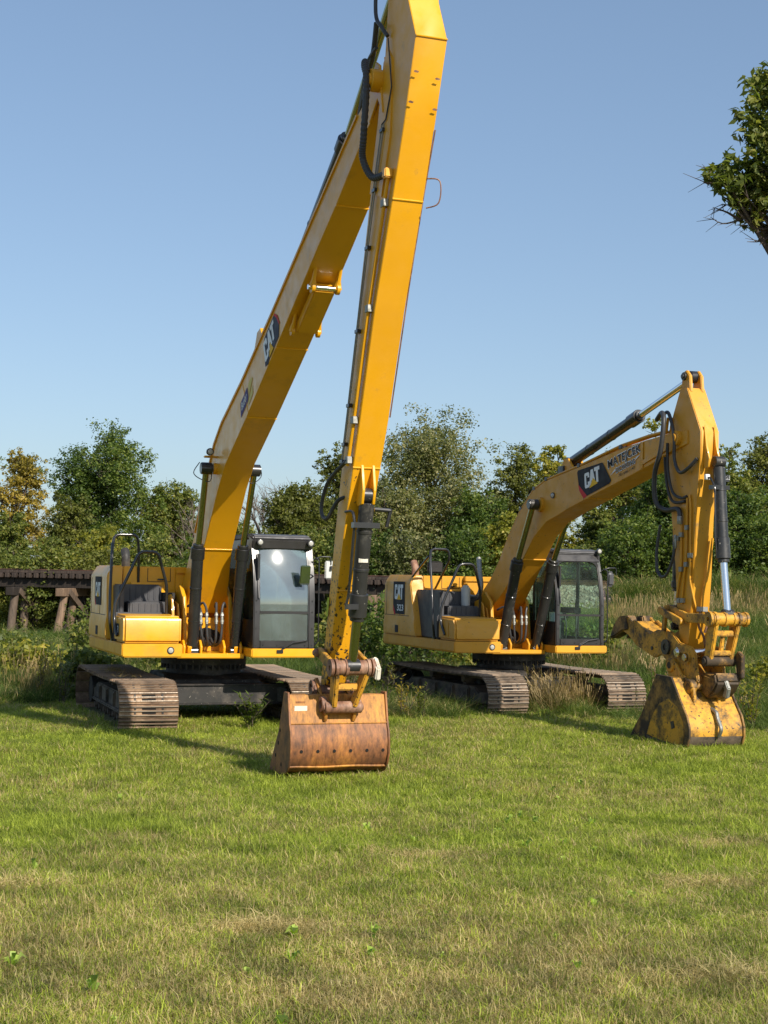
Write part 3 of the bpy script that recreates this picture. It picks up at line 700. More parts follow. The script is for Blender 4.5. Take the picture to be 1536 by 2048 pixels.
# ---- long reach front of the near machine
Y = M['yellow']
g = G(); secs = [((-.05, 2.02), (.24, 1.68), .33), ((.40, 2.95), (.98, 2.68), .225), ((.95, 3.65), (1.80, 3.56), .215), ((1.50, 4.24), (2.22, 3.90), .215),
    ((1.95, 4.52), (2.75, 4.17), .215), ((3.06, 5.0), (3.34, 4.47), .215), ((4.5, 5.70), (4.75, 5.24), .215), ((5.58, 6.25), (5.80, 5.82), .215), ((6.3, 6.62), (6.5, 6.22), .21),
    ((6.95, 6.97), (7.1, 6.56), .20), ((7.75, 7.42), (7.97, 7.12), .18), ((8.40, 7.72), (8.62, 7.48), .15)]
g.sections(secs); boomA = build(g, 'boom', Y, exA, bevel=.008, seg=1)
g = G()                                   # overhanging top flange and weld beads
for a, b in zip(secs[1:-1], secs[2:-1]):
    for s in (-1, 1):
        y0_, y1_ = s * (a[2] - .004), s * (a[2] + .022)
        d1 = Vector((b[0][0] - a[0][0], 0, b[0][1] - a[0][1])).normalized(); nn = Vector((-d1.z, 0, d1.x))
        q = []
        for P_, h in ((a[0], a[2]), (b[0], b[2])):
            base = Vector((P_[0], 0, P_[1]))
            for off in (-.02, .014):
                for yy in (s * (h - .01), s * (h + .02)): q.append(base + nn * off + Vector((0, yy, 0)))
        g.add(q, [(0, 1, 3, 2), (4, 6, 7, 5), (0, 4, 5, 1), (2, 3, 7, 6), (0, 2, 6, 4), (1, 5, 7, 3)])
build(g, 'flange', M['yellow_chip'], boomA)
g = G()
for i in (1, 5, 6, 9):
    U, L, h = secs[i]; g.tube([(L[0] + .002, -h, L[1] - .003), (L[0] + .002, h, L[1] - .003)], .011, 6)
U, L, h = secs[5]; g.tube([(U[0], -h, U[1]), (L[0] + .1, -h, L[1] + .05)], .008, 6)
build(g, 'weld_bead', Y, boomA)
# fold-in stowing bracket on the boom's underside
d = Vector((.87, 0, .492)).normalized(); nrm = Vector((d.z, 0, -d.x))
def B(x, off, y): p = Vector((3.34, 0, 4.47)) + d * x + nrm * off; return (p.x, y, p.z)
g = G()
def bbox(x0, x1, o0, o1, ya, yb): g.add([B(x, o, y) for x in (x0, x1) for y in (ya, yb) for o in (o0, o1)], [(0, 1, 3, 2), (4, 6, 7, 5), (0, 4, 5, 1), (2, 3, 7, 6), (0, 2, 6, 4), (1, 5, 7, 3)])
bbox(2.15, 2.98, .07, .20, -.10, .16)
br = build(g, 'stowing_link', Y, boomA, bevel=.01)
g = G()
for y in (-.13, .19):
    g.tube([B(3.25, .0, y), B(3.08, .10, y), B(3.0, .16, y)], [.02, .028, .055], 8); g.cyl(B(3.0, .16, y - .02), B(3.0, .16, y + .02), .07, 16)
for y in (-.14, .2):
    g.tube([B(2.35, .0, y), B(2.2, .08, y), B(2.1, .13, y)], [.02, .026, .05], 8); g.cyl(B(2.1, .13, y - .02), B(2.1, .13, y + .02), .062, 16)
build(g, 'link_lug', Y, br)
g = G(); g.cyl(B(3.0, .16, -.19), B(3.0, .16, .21), .032, 14); build(g, 'pin', M['chrome'], br)
# decals on the boom's right side (seen as the left side)
d2 = Vector((.875, 0, .485)).normalized(); up2 = Vector((-.485, 0, .875)).normalized()
def bp(x, hgt, yy): p = Vector((3.34, 0, 4.47)) + d2 * x + up2 * hgt; return (p.x, yy, p.z)
class SP(Plane):
    def at(s, x, y, h): return Plane.at(s, x * .64, y * 1.12, h)
pl = SP(bp(1.10, .03, -.2165), d2, up2)
g = G(); pts = [(0, .02), (.12, .30), (.20, .36), (.95, .36), (1.12, .26), (1.2, .12), (1.08, .0), (.3, 0), (.22, -.03)]
g.add([pl.at(x, y, .004) for x, y in pts], [list(range(len(pts)))]); build(g, 'decal', M['decalgrey'], boomA)
g = G(); g.add([pl.at(x, y, .006) for x, y in ((.88, .36), (1.02, .36), (1.18, .26), (1.25, .12), (1.2, .12), (1.1, .26), (.95, .36))], [list(range(7))]); build(g, 'decal', M['red'], boomA)
g = G(); block(g, pl, 'C', .06, .05, .28, .27, .008); block(g, pl, 'A', .34, .09, .32, .24, .0075); block(g, pl, 'T', .62, .09, .28, .24, .008); build(g, 'lettering', M['white'], boomA)
g = G(); g.add([pl.at(*q, .010) for q in ((.36, .0), (.70, .0), (.52, .16))], [[0, 1, 2]]); build(g, 'logo_triangle', M['logoyellow'], boomA)
pl = SP(bp(-.18, .15, -.2165), d2, up2)
g = G(); g.add([pl.at(*q, .004) for q in ((-.10, .0), (0, .18), (.62, .18), (.62, .04), (.55, 0))], [[0, 1, 2, 3, 4]]); build(g, 'decal', M['purple'], boomA)
g = G(); fit_text(g, pl, 'Butler', .04, .05, .5, .10, .007, .01, .3); build(g, 'lettering', M['white'], boomA)
g = G(); g.add([pl.at(*q, .004) for q in ((.64, .02), (.72, .18), (1.0, .18), (1.05, .13))], [[0, 1, 2, 3]]); g.add([pl.at(*q, .0045) for q in ((.50, -.07), (.64, 0.0), (1.02, .06), (.95, -.05))], [[0, 1, 2, 3]])
build(g, 'decal', M['cream'], boomA)
for y in (-.46, .46):
    hydraulic(exA, (.86, y * .72, 1.12), (1.16, y * .75, 2.68), (1.66, y * .8, 3.86), .088, M['black'], M['rod_olive'], .046, 'lift_cylinder')
g = G(); g.cyl((1.66, -.27, 3.86), (1.66, .27, 3.86), .085, 20); build(g, 'boss', Y, boomA)
lamp(boomA, (1.78, -.34, 4.10), .055); lamp(boomA, (1.78, .34, 4.10), .05)
g = G(); g.box(1.60, 1.68, -.40, -.21, 4.02, 4.05); g.box(1.60, 1.68, .21, .40, 4.02, 4.05); build(g, 'lamp_bracket', Y, boomA, bevel=.008)
for s in (-1, 1):
    g = G(); g.tube(smoothpath([(1.62, s * .46, 3.95), (1.5, s * .52, 3.80), (1.58, s * .42, 3.70), (1.66, s * .3, 3.68), (1.55, s * .26, 3.9)], 5), .007, 6); build(g, 'cable', M['rubber'], exA)
# pipes on top of boom
g = G()
for y in (-.1, 0, .1): g.tube([(x[0][0] - .03, y, x[0][1] + .05) for x in secs[3:-1]], .02, 8)
build(g, 'hydraulic_pipe', Y, boomA)
hydraulic(exA, (3.7, 0, 5.45), (6.85, 0, 7.40), (8.92, 0, 9.05), .095, M['black'], M['rod_olive'], .05, 'stick_cylinder')
g = G()
for y in (-.14, .08): g.prism([(3.2, 5.05), (3.9, 5.4), (3.68, 5.66), (3.52, 5.62)], y, y + .05)
build(g, 'cylinder_lug', Y, boomA)
# stick
S1 = [((8.78, 9.25), (8.98, 9.30), .16), ((8.66, 8.42), (9.26, 8.20), .17), ((8.58, 7.72), (9.50, 7.74), .17), ((8.44, 7.10), (9.22, 6.98), .17), ((8.20, 6.37), (8.90, 6.22), .17),
      ((7.87, 5.23), (8.42, 5.15), .17), ((7.54, 4.06), (8.00, 4.02), .165), ((7.41, 3.61), (7.78, 3.50), .16), ((7.20, 2.92), (7.50, 2.84), .15), ((6.98, 2.2), (7.24, 2.14), .135), ((6.78, 1.55), (7.02, 1.50), .12), ((6.62, 1.02), (6.86, 1.06), .115)]
g = G(); g.sections(S1); stickA = build(g, 'stick', [M['yellow_chip']], exA, bevel=.008, seg=1)
g = G()
for i in (2, 4, 7, 9):
    U, L, h = S1[i]; g.tube([(L[0] + .002, -h, L[1]), (L[0] + .002, h, L[1])], .010, 6)
g.tube([(8.6, -.172, 7.8), (8.75, -.173, 7.3), (8.62, -.173, 6.6)], .012, 6)
build(g, 'weld_bead', Y, stickA)
g = G()                                    # doubler plate round the pivot
g.prism([(8.44, 7.15), (8.58, 7.75), (8.72, 7.85), (8.86, 7.7), (8.84, 6.9), (8.6, 6.3), (8.22, 6.42)], -.186, .186)
build(g, 'doubler_plate', Y, stickA, bevel=.01)
g = G(); g.prism([(8.2, 7.2), (8.45, 7.4), (8.62, 7.2), (8.5, 7.75), (8.38, 7.82), (8.25, 7.6)], -.20, -.175); g.prism([(8.2, 7.2), (8.45, 7.4), (8.62, 7.2), (8.5, 7.75), (8.38, 7.82), (8.25, 7.6)], .175, .20)
build(g, 'pivot_plate', Y, boomA, bevel=.006, seg=1)
pin(exA, (8.48, 0, 7.58), .30, .12, M['yellow_chip'], 'pivot_pin')
# service pipes along the stick's side
def along(t, dx, y):   # t 0..1 from the top of the long run down
    i = t * 4; k = int(min(i, 3)); f = i - k; ks = [3, 4, 5, 6, 7]
    a, b = S1[ks[k]], S1[ks[k + 1]]
    U = Vector(a[0]).lerp(Vector(b[0]), f); L = Vector(a[1]).lerp(Vector(b[1]), f); q = U.lerp(L, dx)
    return (q.x, y, q.y)
for dx, nm, r_, mt in ((.22, 'steel_line', .008, 'zinc'), (.30, 'steel_line', .008, 'zinc'), (.80, 'hydraulic_pipe', .022, 'yellow')):
    ts = [.0, .25, .5, .75, 1.0] if dx < .5 else [.16, .25, .5, .75, 1.0]
    g = G(); g.tube([along(t, dx, -.20) for t in ts], r_, 8); build(g, nm, M[mt], stickA)
g = G()
for t in (.02, .22, .36, .55, .72, .9, 1.0):
    g = G(); p = Vector(along(t, .26, -.19)); g.box(p.x - .05, p.x + .05, -.215, -.17, p.z - .02, p.z + .02); build(g, 'pipe_clamp', M['black'], stickA, bevel=.004, seg=1)
g = G()
for t in (.26, .5, .76, .97):
    g = G(); p = Vector(along(t, .8, -.2)); g.box(p.x - .05, p.x + .05, -.228, -.17, p.z - .04, p.z + .04); build(g, 'pipe_clamp', M['zinc'], stickA, bevel=.004, seg=1)
p = along(.17, .8, -.22)
_hp = smoothpath([(8.36, -.24, 7.55), (8.32, -.30, 7.75), (8.42, -.33, 7.78), (8.5, -.34, 7.5), (8.44, -.34, 7.0), (8.40, -.33, 6.75), (8.55, -.27, 6.52), p], 16)
g = G(); g.tube(_hp, [.034 if i % 2 else .040 for i in range(len(_hp))], 10); build(g, 'hydraulic_hose', M['rubber'], exA, smooth=20)
g = G(); g.box(p[0] - .05, p[0] + .05, -.26, -.17, p[2] - .05, p[2] + .05); build(g, 'pipe_elbow', Y, stickA, bevel=.012)
g = G(); g.tube(smoothpath([(8.48, -.24, 8.9), (8.52, -.26, 8.3), (8.66, -.24, 8.1), (8.74, -.2, 7.98)], 6), .022, 8); g.tube([(8.76, -.2, 7.95), (8.88, -.195, 7.4), (8.72, -.195, 7.1), along(0, .22, -.2)], .008, 6)
build(g, 'hydraulic_hose', M['rubber'], stickA)
g = G(); g.tube(smoothpath([along(.97, .8, -.21), (7.36, -.24, 3.45), (7.18, -.28, 3.3), (7.10, -.30, 3.05), (7.22, -.27, 2.95), (7.4, -.2, 3.15), (7.55, -.1, 3.2)], 6), .022, 8)
build(g, 'hydraulic_hose', M['rubber'], stickA)
g = G(); g.prism([(7.42, 4.28), (7.56, 4.3), (7.5, 4.0), (7.36, 3.98), (7.32, 4.1)], -.10, -.06); g.prism([(7.42, 4.28), (7.56, 4.3), (7.5, 4.0), (7.36, 3.98), (7.32, 4.1)], .06, .10); build(g, 'lifting_eye', Y, stickA, bevel=.01)
g = G(); g.tube([(9.2, .175, 6.9), (8.9, .18, 6.3), (8.5, .185, 5.4), (8.42, .18, 5.15), (8.0, .18, 4.05)], .008, 6); g.tube(smoothpath([(8.98, .18, 6.45), (9.04, .3, 6.42), (9.02, .3, 6.2), (8.94, .19, 6.15)], 5), .008, 6); build(g, 'cable', M['rustpin'], stickA)
g = G(); g.tube(smoothpath([(7.6, -.1, 7.45), (8.0, -.16, 7.78), (8.3, -.2, 7.95), (8.5, -.24, 8.2)], 6), .03, 8); g.tube(smoothpath([(7.3, -.05, 7.3), (7.7, -.12, 7.62), (8.1, -.2, 7.88), (8.45, -.22, 7.95)], 6), .022, 8); build(g, 'hydraulic_hose', M['rubber'], boomA)
g = G(); g.add([(6.96 - .1 + dx, -.142, 1.84 + dz) for dx, dz in ((0, 0), (.07, 0), (.12, .22), (.05, .22))], [[0, 1, 2, 3]]); build(g, 'decal', mat('lime_tag', paint((.45, .5, .02), (.5, .52, .03), .8, 0)), stickA)
for (x_, z_, y_) in ((9.42, 7.40, -.13), (9.40, 7.36, .11), (9.31, 7.12, -.14), (9.29, 7.08, .13)):
    g = G(); g.add([(x_ + .003 + dx * .34, y_ + dy, z_ + dx) for dx, dy in ((0, -.03), (.012, -.01), (.004, .03), (-.012, .02), (-.010, -.02))], [[0, 1, 2, 3, 4]]); build(g, 'scar', M['rustpin'], stickA)
# stiffener fins and bucket cylinder
g = G()
for y in (-.07, .06): g.prism([(7.74, 3.62), (7.80, 3.52), (7.86, 3.25), (7.82, 3.1), (7.70, 3.08), (7.62, 3.15)], y, y + .03)
build(g, 'cylinder_lug', Y, stickA, bevel=.004, seg=1)
hydraulic(exA, (7.76, .02, 3.20), (7.50, .02, 1.88), (7.36, .02, 1.30), .085, M['black_worn'], M['rod_olive'], .052, 'bucket_cylinder', .08, .24)
g = G(); g.tube(rpath([(7.55, -.16, 3.02), (7.72, -.13, 3.03), (7.76, -.12, 2.9), (7.60, -.12, 2.1), (7.58, -.14, 1.98)], .06), .016, 8); g.box(7.56, 7.66, -.15, -.02, 1.94, 2.0)
g.box(7.70, 7.80, -.14, .16, 2.84, 2.90); g.tube([(7.72, .12, 3.05), (7.76, .3, 3.04)], .025, 8); g.tube([(7.76, .3, 3.06), (7.74, .26, 2.86)], .022, 8)
build(g, 'cylinder_pipe', M['black'], exA)
g = G()
for k in range(5):
    a0, a1 = -.75 + k * .26, -.75 + (k + 1) * .26
    g.add([(7.620 + .088 * math.cos(a), .02 + .088 * math.sin(a), z) for a, z in ((a0, 2.46), (a1, 2.46), (a1, 2.555), (a0, 2.555))], [[0, 1, 2, 3]])
build(g, 'white_label', M['offwhite'], exA)
# linkage
def bar(g, a, b, w, t, yc):   # flat link between two pins with round ends
    a, b = Vector((a[0], 0, a[1])), Vector((b[0], 0, b[1])); dd = (b - a).normalized(); nn = Vector((-dd.z, 0, dd.x)); pts = []
    for c, sgn in ((b, 1), (a, -1)):
        for k in range(7):
            an = -math.pi / 2 + k * math.pi / 6
            pts.append(c + (dd * math.cos(an) * sgn + nn * math.sin(an) * sgn) * w)
    g.prism([(p.x, p.z) for p in pts], yc - t / 2, yc + t / 2)
g = G()
for y in (-.19, .23): bar(g, (6.82, 1.42), (7.34, 1.28), .065, .05, y); 
build(g, 'guide_link', M['yellow_dirty'], exA, bevel=.01, seg=1)
g = G(); g.cyl((7.34, -.17, 1.28), (7.34, .21, 1.28), .085, 20); 
for y in (-.225, -.17, .02 - .07, .21, .265): g.ring((7.34, y, 1.28), (0, 1, 0), .10, .03, .035, 20)
build(g, 'cross_tube', M['rustpin'], exA)
g = G()
for y, yy in ((-.16, -.12), (.20, .12)): g.sections([((7.22, 1.26), (7.40, 1.22), .028, y), ((7.06, .85), (7.2, .82), .028, yy)])
g.box(7.16, 7.24, -.14, .16, 1.02, 1.10)
build(g, 'bucket_link', M['yellow_dirty'], exA, bevel=.012)
pin(exA, (7.12, 0, .82), .22, .068, M['rustpin'])
pin(exA, (6.80, 0, 1.42), .25, .05, M['rustpin'])
pin(exA, (6.74, 0, .98), .24, .068, M['rustpin'])
# ditching bucket
g = G(); hw = .585
prof = [(6.93, .925), (7.03, .92), (7.11, .61), (7.16, .50), (7.185, .38), (7.175, .26), (7.13, .155), (7.05, .08), (6.94, .04), (6.8, .03), (6.40, .06)]
inner = [(6.90, .90), (7.0, .89), (7.08, .6), (7.125, .49), (7.15, .38), (7.14, .27), (7.10, .18), (7.03, .11), (6.93, .075), (6.8, .065), (6.40, .075)]
sk = len(prof)
g.loft([[(a[0], y, a[1]) for a in prof] + [(b[0], y, b[1]) for b in inner[::-1]] for y in (-hw, -.2, .2, hw)])
bkA = build(g, 'bucket', [M['rust'], M['rustup']], exA, smooth=30); bkA.location = (-.06, -.02, .03)
for p_ in bkA.data.polygons:
    if p_.center.z > .60: p_.material_index = 1
for y in (-hw - .012, hw - .012):
    g = G(); g.prism([(6.90, .95), (7.05, .955), (7.13, .61), (7.18, .51), (7.205, .38), (7.195, .25), (7.15, .14), (7.06, .055), (6.94, .015), (6.8, .0), (6.36, .0), (6.40, .08), (6.72, .5)], y, y + .024)
    sp_ = build(g, 'side_plate', M['rust'], bkA, bevel=.005, seg=1)
    g = G()
    for x, z in ((6.72, .35), (6.62, .2), (6.78, .5), (6.85, .12)): g.cyl((x, y - .003, z), (x, y + .027, z), .022, 12)
    build(g, 'bolt_hole', M['hole'], sp_)  # solid black discs paint the dark of the holes
g = G()
for k in range(6):
    y = -.46 + k * .195; g.tube([(7.16, y, .30), (7.186, y, .298)], [.020, .018], 12)
build(g, 'bolt_hole', M['hole'], bkA)  # black discs on the shell, dark of the holes painted
g = G(); g.tube([(7.115, -hw, .605), (7.115, hw, .605)], .012, 6); g.tube([(7.10, y_, .115 + .004 * math.sin(y_ * 9)) for y_ in np.linspace(-hw, hw, 14)], .012, 6); build(g, 'weld_bead', M['rustup'], bkA)
g = G(); g.box(7.045, 7.075, -.52, -.37, .70, .80); build(g, 'name_plate', M['offwhite'], bkA)
g = G(); g.box(7.02, 7.055, -.50, -.39, .83, .85); build(g, 'plate_hook', M['rust'], bkA)
g = G()
for y in (-.19, .15):
    g.prism([(6.62, .92), (6.66, 1.06), (6.78, 1.10), (6.88, 1.0), (7.0, .88), (7.12, .92), (7.21, .84), (7.19, .74), (7.13, .62), (7.0, .9), (6.75, .9)], y, y + .04)
build(g, 'bucket_ear', M['rustup'], bkA, bevel=.008, seg=1)
# fix: ring bosses on ears
g = G()
for y in (-.20, .20):
    for c_ in ((7.12, y, .82), (6.74, y, .98)): g = G(); g.ring(c_, (0, 1, 0), .088, .05, .06, 20); build(g, 'boss', M['rustpin'], bkA)
g = G(); g.prism([(7.1, 1.36), (7.35, 1.40), (7.48, 1.28), (7.45, 1.14), (7.2, 1.2)], .27, .33); build(g, 'guard_plate', M['offwhite'], exA, bevel=.015)

# ---- standard front of the far machine
YO = M['yellow_old']
g = G(); bs = [((-.35, 1.95), (.10, 1.66), .33), ((.12, 2.35), (.75, 2.15), .26), ((.45, 2.72), (1.45, 2.72), .225), ((.75, 3.08), (1.86, 3.10), .22), ((1.27, 3.58), (2.35, 3.36), .22), ((1.81, 3.92), (2.75, 3.45), .22),
    ((2.28, 4.06), (3.1, 3.54), .22), ((3.49, 4.22), (3.85, 3.70), .22), ((4.89, 4.42), (5.05, 3.95), .215), ((5.71, 4.50), (5.8, 4.11), .21), ((6.25, 4.53), (6.3, 4.26), .20), ((6.78, 4.56), (6.8, 4.36), .17)]
g.sections(bs); boomB = build(g, 'boom', YO, exB, bevel=.008, seg=1)
g = G()
for i in (2, 7): U, L, h = bs[i]; g.tube([(L[0] + .002, -h, L[1] - .003), (L[0] + .002, h, L[1] - .003)], .011, 6)
build(g, 'weld_bead', YO, boomB)
g = G(); g.box(5.55, 5.62, -.228, -.215, 4.08, 4.48); g.prism([(5.62, 4.13), (6.3, 4.30), (6.3, 4.36), (5.62, 4.2)], -.232, -.21); build(g, 'weld_plate', YO, boomB, bevel=.003, seg=1)
# lettering
bd = Vector((1.45, 0, .21)).normalized(); bu = Vector((-bd.z, 0, bd.x))
pl = Plane((3.54, -.221, 3.70), bd, bu)
g = G(); pts = [(.03, .22), (.22, -.01), (1.07, .05), (1.12, .09), (.90, .40), (.86, .43), (.04, .47), (.0, .44)]
g.add([pl.at(x, y, .004) for x, y in pts], [list(range(len(pts)))]); build(g, 'decal', M['decalblack'], boomB)
g = G(); g.add([pl.at(x, y, .006) for x, y in ((.02, .24), (.04, .13), (.18, -.03), (.30, -.005))], [[0, 1, 2, 3]]); build(g, 'decal', M['red'], boomB)
g = G(); block(g, pl, 'C', .25, .12, .17, .25, .008); block(g, pl, 'A', .40, .14, .22, .25, .0075); block(g, pl, 'T', .59, .15, .18, .25, .008); build(g, 'lettering', M['white'], boomB)
g = G(); g.add([pl.at(*q, .010) for q in ((.40, .10), (.69, .13), (.545, .245))], [[0, 1, 2]]); build(g, 'logo_triangle', M['logoyellow'], boomB)
bd = Vector((1.0, 0, .195)).normalized(); bu = Vector((-bd.z, 0, bd.x))
pl = Plane((4.60, -.221, 4.04), bd, bu)
g = G(); fit_text(g, pl, 'MATEJCEK', -.055, .055, 1.07, .195, .003, .05); fit_text(g, pl, 'EXCAVATING', .185, -.035, .62, .095, .0036, .055)
g.add([pl.at(x, y, .0033) for x, y in ((-.0, -.02), (.17, .05), (.20, .02))], [[0, 1, 2]]); g.add([pl.at(x, y, .0033) for x, y in ((.80, .02), (.83, .06), (.98, .07))], [[0, 1, 2]])
build(g, 'decal', M['white'], boomB)
g = G(); fit_text(g, pl, 'MATEJCEK', -.04, .07, 1.04, .165, .007, .008); build(g, 'lettering', M['decalblack'], boomB)
g = G(); fit_text(g, pl, 'EXCAVATING', .195, -.022, .60, .07, .007, .002); build(g, 'lettering', M['decalblack'], boomB)
g = G(); fit_text(g, pl, '701.640.1147', .26, -.105, .52, .045, .004, .003); build(g, 'lettering', M['decalblack'], boomB)
for y in (-.46, .46):
    hydraulic(exB, (.84, y * .74, 1.10), (1.48, y * .76, 2.66), (2.13, y * .8, 3.66), .092, M['black_worn'], M['rod_olive'] if y < 0 else M['rod_olive'], .05, 'lift_cylinder')
g = G(); g.cyl((2.13, -.27, 3.66), (2.13, .27, 3.66), .13, 24); build(g, 'boss', YO, boomB)
g = G(); g.tube([(2.13, -.46, 3.66), (2.13, -.30, 3.66)], [.075, .095], 16); build(g, 'pin_cap', M['black'], boomB)
lamp(boomB, (2.62, -.245, 3.80), .05, (.3, -1, 0))
_before = set(exB.children)
# boom-top pipes
for y, dz in ((-.18, .03), (-.11, .03), (.12, .05)):
    g = G(); g.tube([(q[0][0] - .02, y, q[0][1] + dz + (.0 if i < 6 else .03)) for i, q in enumerate(bs[2:-1])] + [(6.3, y - .02, 4.78)], .023, 8); build(g, 'hydraulic_pipe', YO, boomB)
g = G()
for i in (4, 5, 6, 7, 8): g = G(); q = bs[i][0]; g.box(q[0] - .06, q[0] + .04, -.21, .15, q[1] + .0, q[1] + .07); build(g, 'pipe_clamp', M['black_worn'], boomB, bevel=.01, seg=1)
g = G()
g.box(2.55, 2.75, -.12, .12, 4.1, 4.3); build(g, 'pipe_clamp', M['black_worn'], boomB, bevel=.01, seg=1)
hydraulic(exB, (2.95, .05, 4.36), (5.24, .05, 4.94), (6.84, .05, 5.36), .088, M['black'], M['chrome'], .052, 'stick_cylinder', .09, .25)
g = G()
for y in (-.08, .14): g.prism([(2.5, 4.08), (3.1, 4.18), (2.85, 4.42), (2.7, 4.42)], y, y + .04)
build(g, 'cylinder_lug', YO, boomB)
# stick
g = G(); Sp = [(6.80, 5.20), (6.98, 5.18), (7.36, 4.52), (7.36, 4.15), (7.25, 3.3), (7.20, 2.4), (7.10, 1.5), (6.98, 1.32), (6.86, 1.42), (6.76, 2.0), (6.70, 2.6), (6.56, 3.45), (6.47, 3.58), (6.42, 4.35), (6.54, 4.72)]
g.prism(Sp, -.15, .15); stickB = build(g, 'stick', YO, exB, bevel=.01)
g = G()
for y in (-.12, .07): g.prism([(6.76, 5.15), (6.80, 5.42), (6.90, 5.45), (6.99, 5.36), (7.02, 5.12)], y, y + .05)
build(g, 'cylinder_lug', YO, stickB, bevel=.01)
pin(exB, (6.86, .0, 5.36), .15, .06, M['black_worn'])
pin(exB, (6.78, 0, 4.46), .24, .11, M['yellow_old'], 'pivot_pin')
g = G()
for y in (-.10, .06): g.prism([(7.36, 4.62), (7.42, 4.3), (7.50, 4.12), (7.47, 4.0), (7.38, 3.98), (7.32, 4.1)], y, y + .035)
build(g, 'cylinder_lug', YO, stickB, bevel=.006, seg=1)
hydraulic(exB, (7.48, .07, 4.08), (7.62, .07, 2.72), (7.74, .07, 1.92), .085, M['black_worn'], M['chrome'], .052, 'bucket_cylinder', .08, .28)
g = G(); g.tube(rpath([(7.42, -.10, 3.85), (7.5, -.07, 3.85), (7.60, -.06, 3.7), (7.62, -.06, 2.95), (7.62, -.04, 2.8)], .05), .014, 8); g.box(7.5, 7.6, -.1, .18, 3.68, 3.74); g.box(7.44, 7.5, .16, .24, 3.8, 3.9); build(g, 'cylinder_pipe', M['black'], exB)
g = G(); g.box(7.40, 7.46, -.12, -.05, 3.82, 3.90); g.box(7.42, 7.5, .17, .25, 3.82, 3.90); build(g, 'hose_fitting', M['white'], exB, bevel=.01, seg=1)
# thumb cylinder at the rear of the stick
hydraulic(exB, (6.52, -.0, 3.35), (6.52, -.0, 2.30), (6.50, -.0, 1.72), .075, M['black'], M['chrome'], .042, 'thumb_cylinder', .06, .08)
# hoses
def hose(pts, r_, parent=exB, mt='rubber'):
    g = G(); g.tube(smoothpath(pts, 7), r_, 10); return build(g, 'hydraulic_hose', M[mt], parent)
hose([(6.22, -.2, 4.78), (6.45, -.25, 4.86), (6.62, -.32, 4.72), (6.58, -.34, 4.3), (6.40, -.33, 3.95), (6.38, -.3, 3.55), (6.55, -.24, 3.42), (6.85, -.2, 3.42), (6.90, -.2, 3.25)], .036)
hose([(6.25, -.12, 4.84), (6.55, -.2, 4.85), (6.78, -.24, 4.5), (6.80, -.24, 4.15), (6.95, -.24, 3.95), (7.15, -.22, 4.0), (7.30, -.17, 4.13)], .026)
hose([(6.60, -.24, 4.4), (6.62, -.24, 4.0), (6.72, -.22, 3.68), (6.92, -.2, 3.58), (7.05, -.18, 3.6)], .022)
hose([(6.50, -.22, 4.2), (6.56, -.22, 3.8), (6.7, -.2, 3.54), (7.0, -.18, 3.53)], .022)
hose([(6.42, -.24, 3.2), (6.36, -.26, 2.8), (6.42, -.27, 2.5), (6.60, -.25, 2.45), (6.75, -.22, 2.7), (6.78, -.2, 2.95)], .022)
for pts in ([(6.90, -.17, 3.22), (6.90, -.17, 2.55), (6.82, -.17, 2.3), (6.78, -.17, 2.1)], [(7.05, -.17, 3.58), (7.04, -.17, 2.7), (6.98, -.17, 2.45), (6.92, -.17, 2.05)], [(7.1, -.17, 3.62), (7.14, -.17, 3.45), (7.14, -.17, 2.4), (7.2, -.12, 2.05), (7.19, -.05, 1.9)], [(7.30, .1, 3.0), (7.27, .05, 2.5), (7.22, -.0, 2.2), (7.20, -.0, 1.9)]):
    g = G(); g.tube(rpath(pts, .08), .017, 8); build(g, 'hydraulic_pipe', YO, stickB)
g = G()
for x, z in ((6.90, 3.05), (6.9, 2.55), (7.05, 3.15), (7.04, 2.62), (7.14, 2.75), (6.8, 3.0), (6.85, 2.1), (6.95, 2.1)): g = G(); g.box(x - .04, x + .04, -.195, -.15, z - .035, z + .035); build(g, 'pipe_clamp', M['zinc'], stickB, bevel=.004, seg=1)
g = G()
g.box(7.20, 7.225, -.1, .08, 1.95, 2.02); g.cyl((6.78, -.2, 3.05), (6.79, -.2, 2.85), .022, 8); g.cyl((6.90, -.2, 3.32), (6.90, -.2, 3.2), .04, 12)
build(g, 'pipe_clamp', M['zinc'], stickB, bevel=.004, seg=1)
hose([(7.2, -.04, 1.95), (7.21, -.06, 1.75), (7.24, .0, 1.6), (7.2, .06, 1.45)], .018, exB, 'rustpin')
hose([(7.2, .05, 1.98), (7.23, .07, 1.8), (7.22, .03, 1.65)], .018, exB, 'rustpin')
# linkage
DY = M['yellow_dirty']; MY = M['yellow_mud']
g = G()
for y in (-.20, .24): bar(g, (6.62, 1.98), (7.16, 1.86), .06, .045, y); bar(g, (7.1, 1.86), (7.74, 1.86), .07, .05, y)
build(g, 'guide_link', DY, exB, bevel=.01, seg=1)
g = G(); g.cyl((7.76, -.20, 1.86), (7.76, .32, 1.86), .09, 20)
for y in (-.24, -.16, .0, .14, .22, .34): g.ring((7.76, y, 1.86), (0, 1, 0), .105, .03, .04, 20)
build(g, 'cross_tube', DY, exB)
g = G()
for y, yy in ((-.14, -.14), (.22, .18)): g.sections([((7.62, 1.84), (7.82, 1.80), .03, y), ((7.52, 1.30), (7.68, 1.27), .03, yy)])
g.box(7.62, 7.70, -.12, .20, 1.35, 1.42); g.box(7.66, 7.74, -.12, .20, 1.62, 1.70)
g.sections([((7.66, 1.65), (7.7, 1.64), .03, .04), ((7.60, 1.38), (7.66, 1.37), .03, .03)])
build(g, 'bucket_link', DY, exB, bevel=.012)
pin(exB, (7.62, .02, 1.27), .24, .075, MY); pin(exB, (7.0, 0, 1.36), .30, .07, M['chrome'])
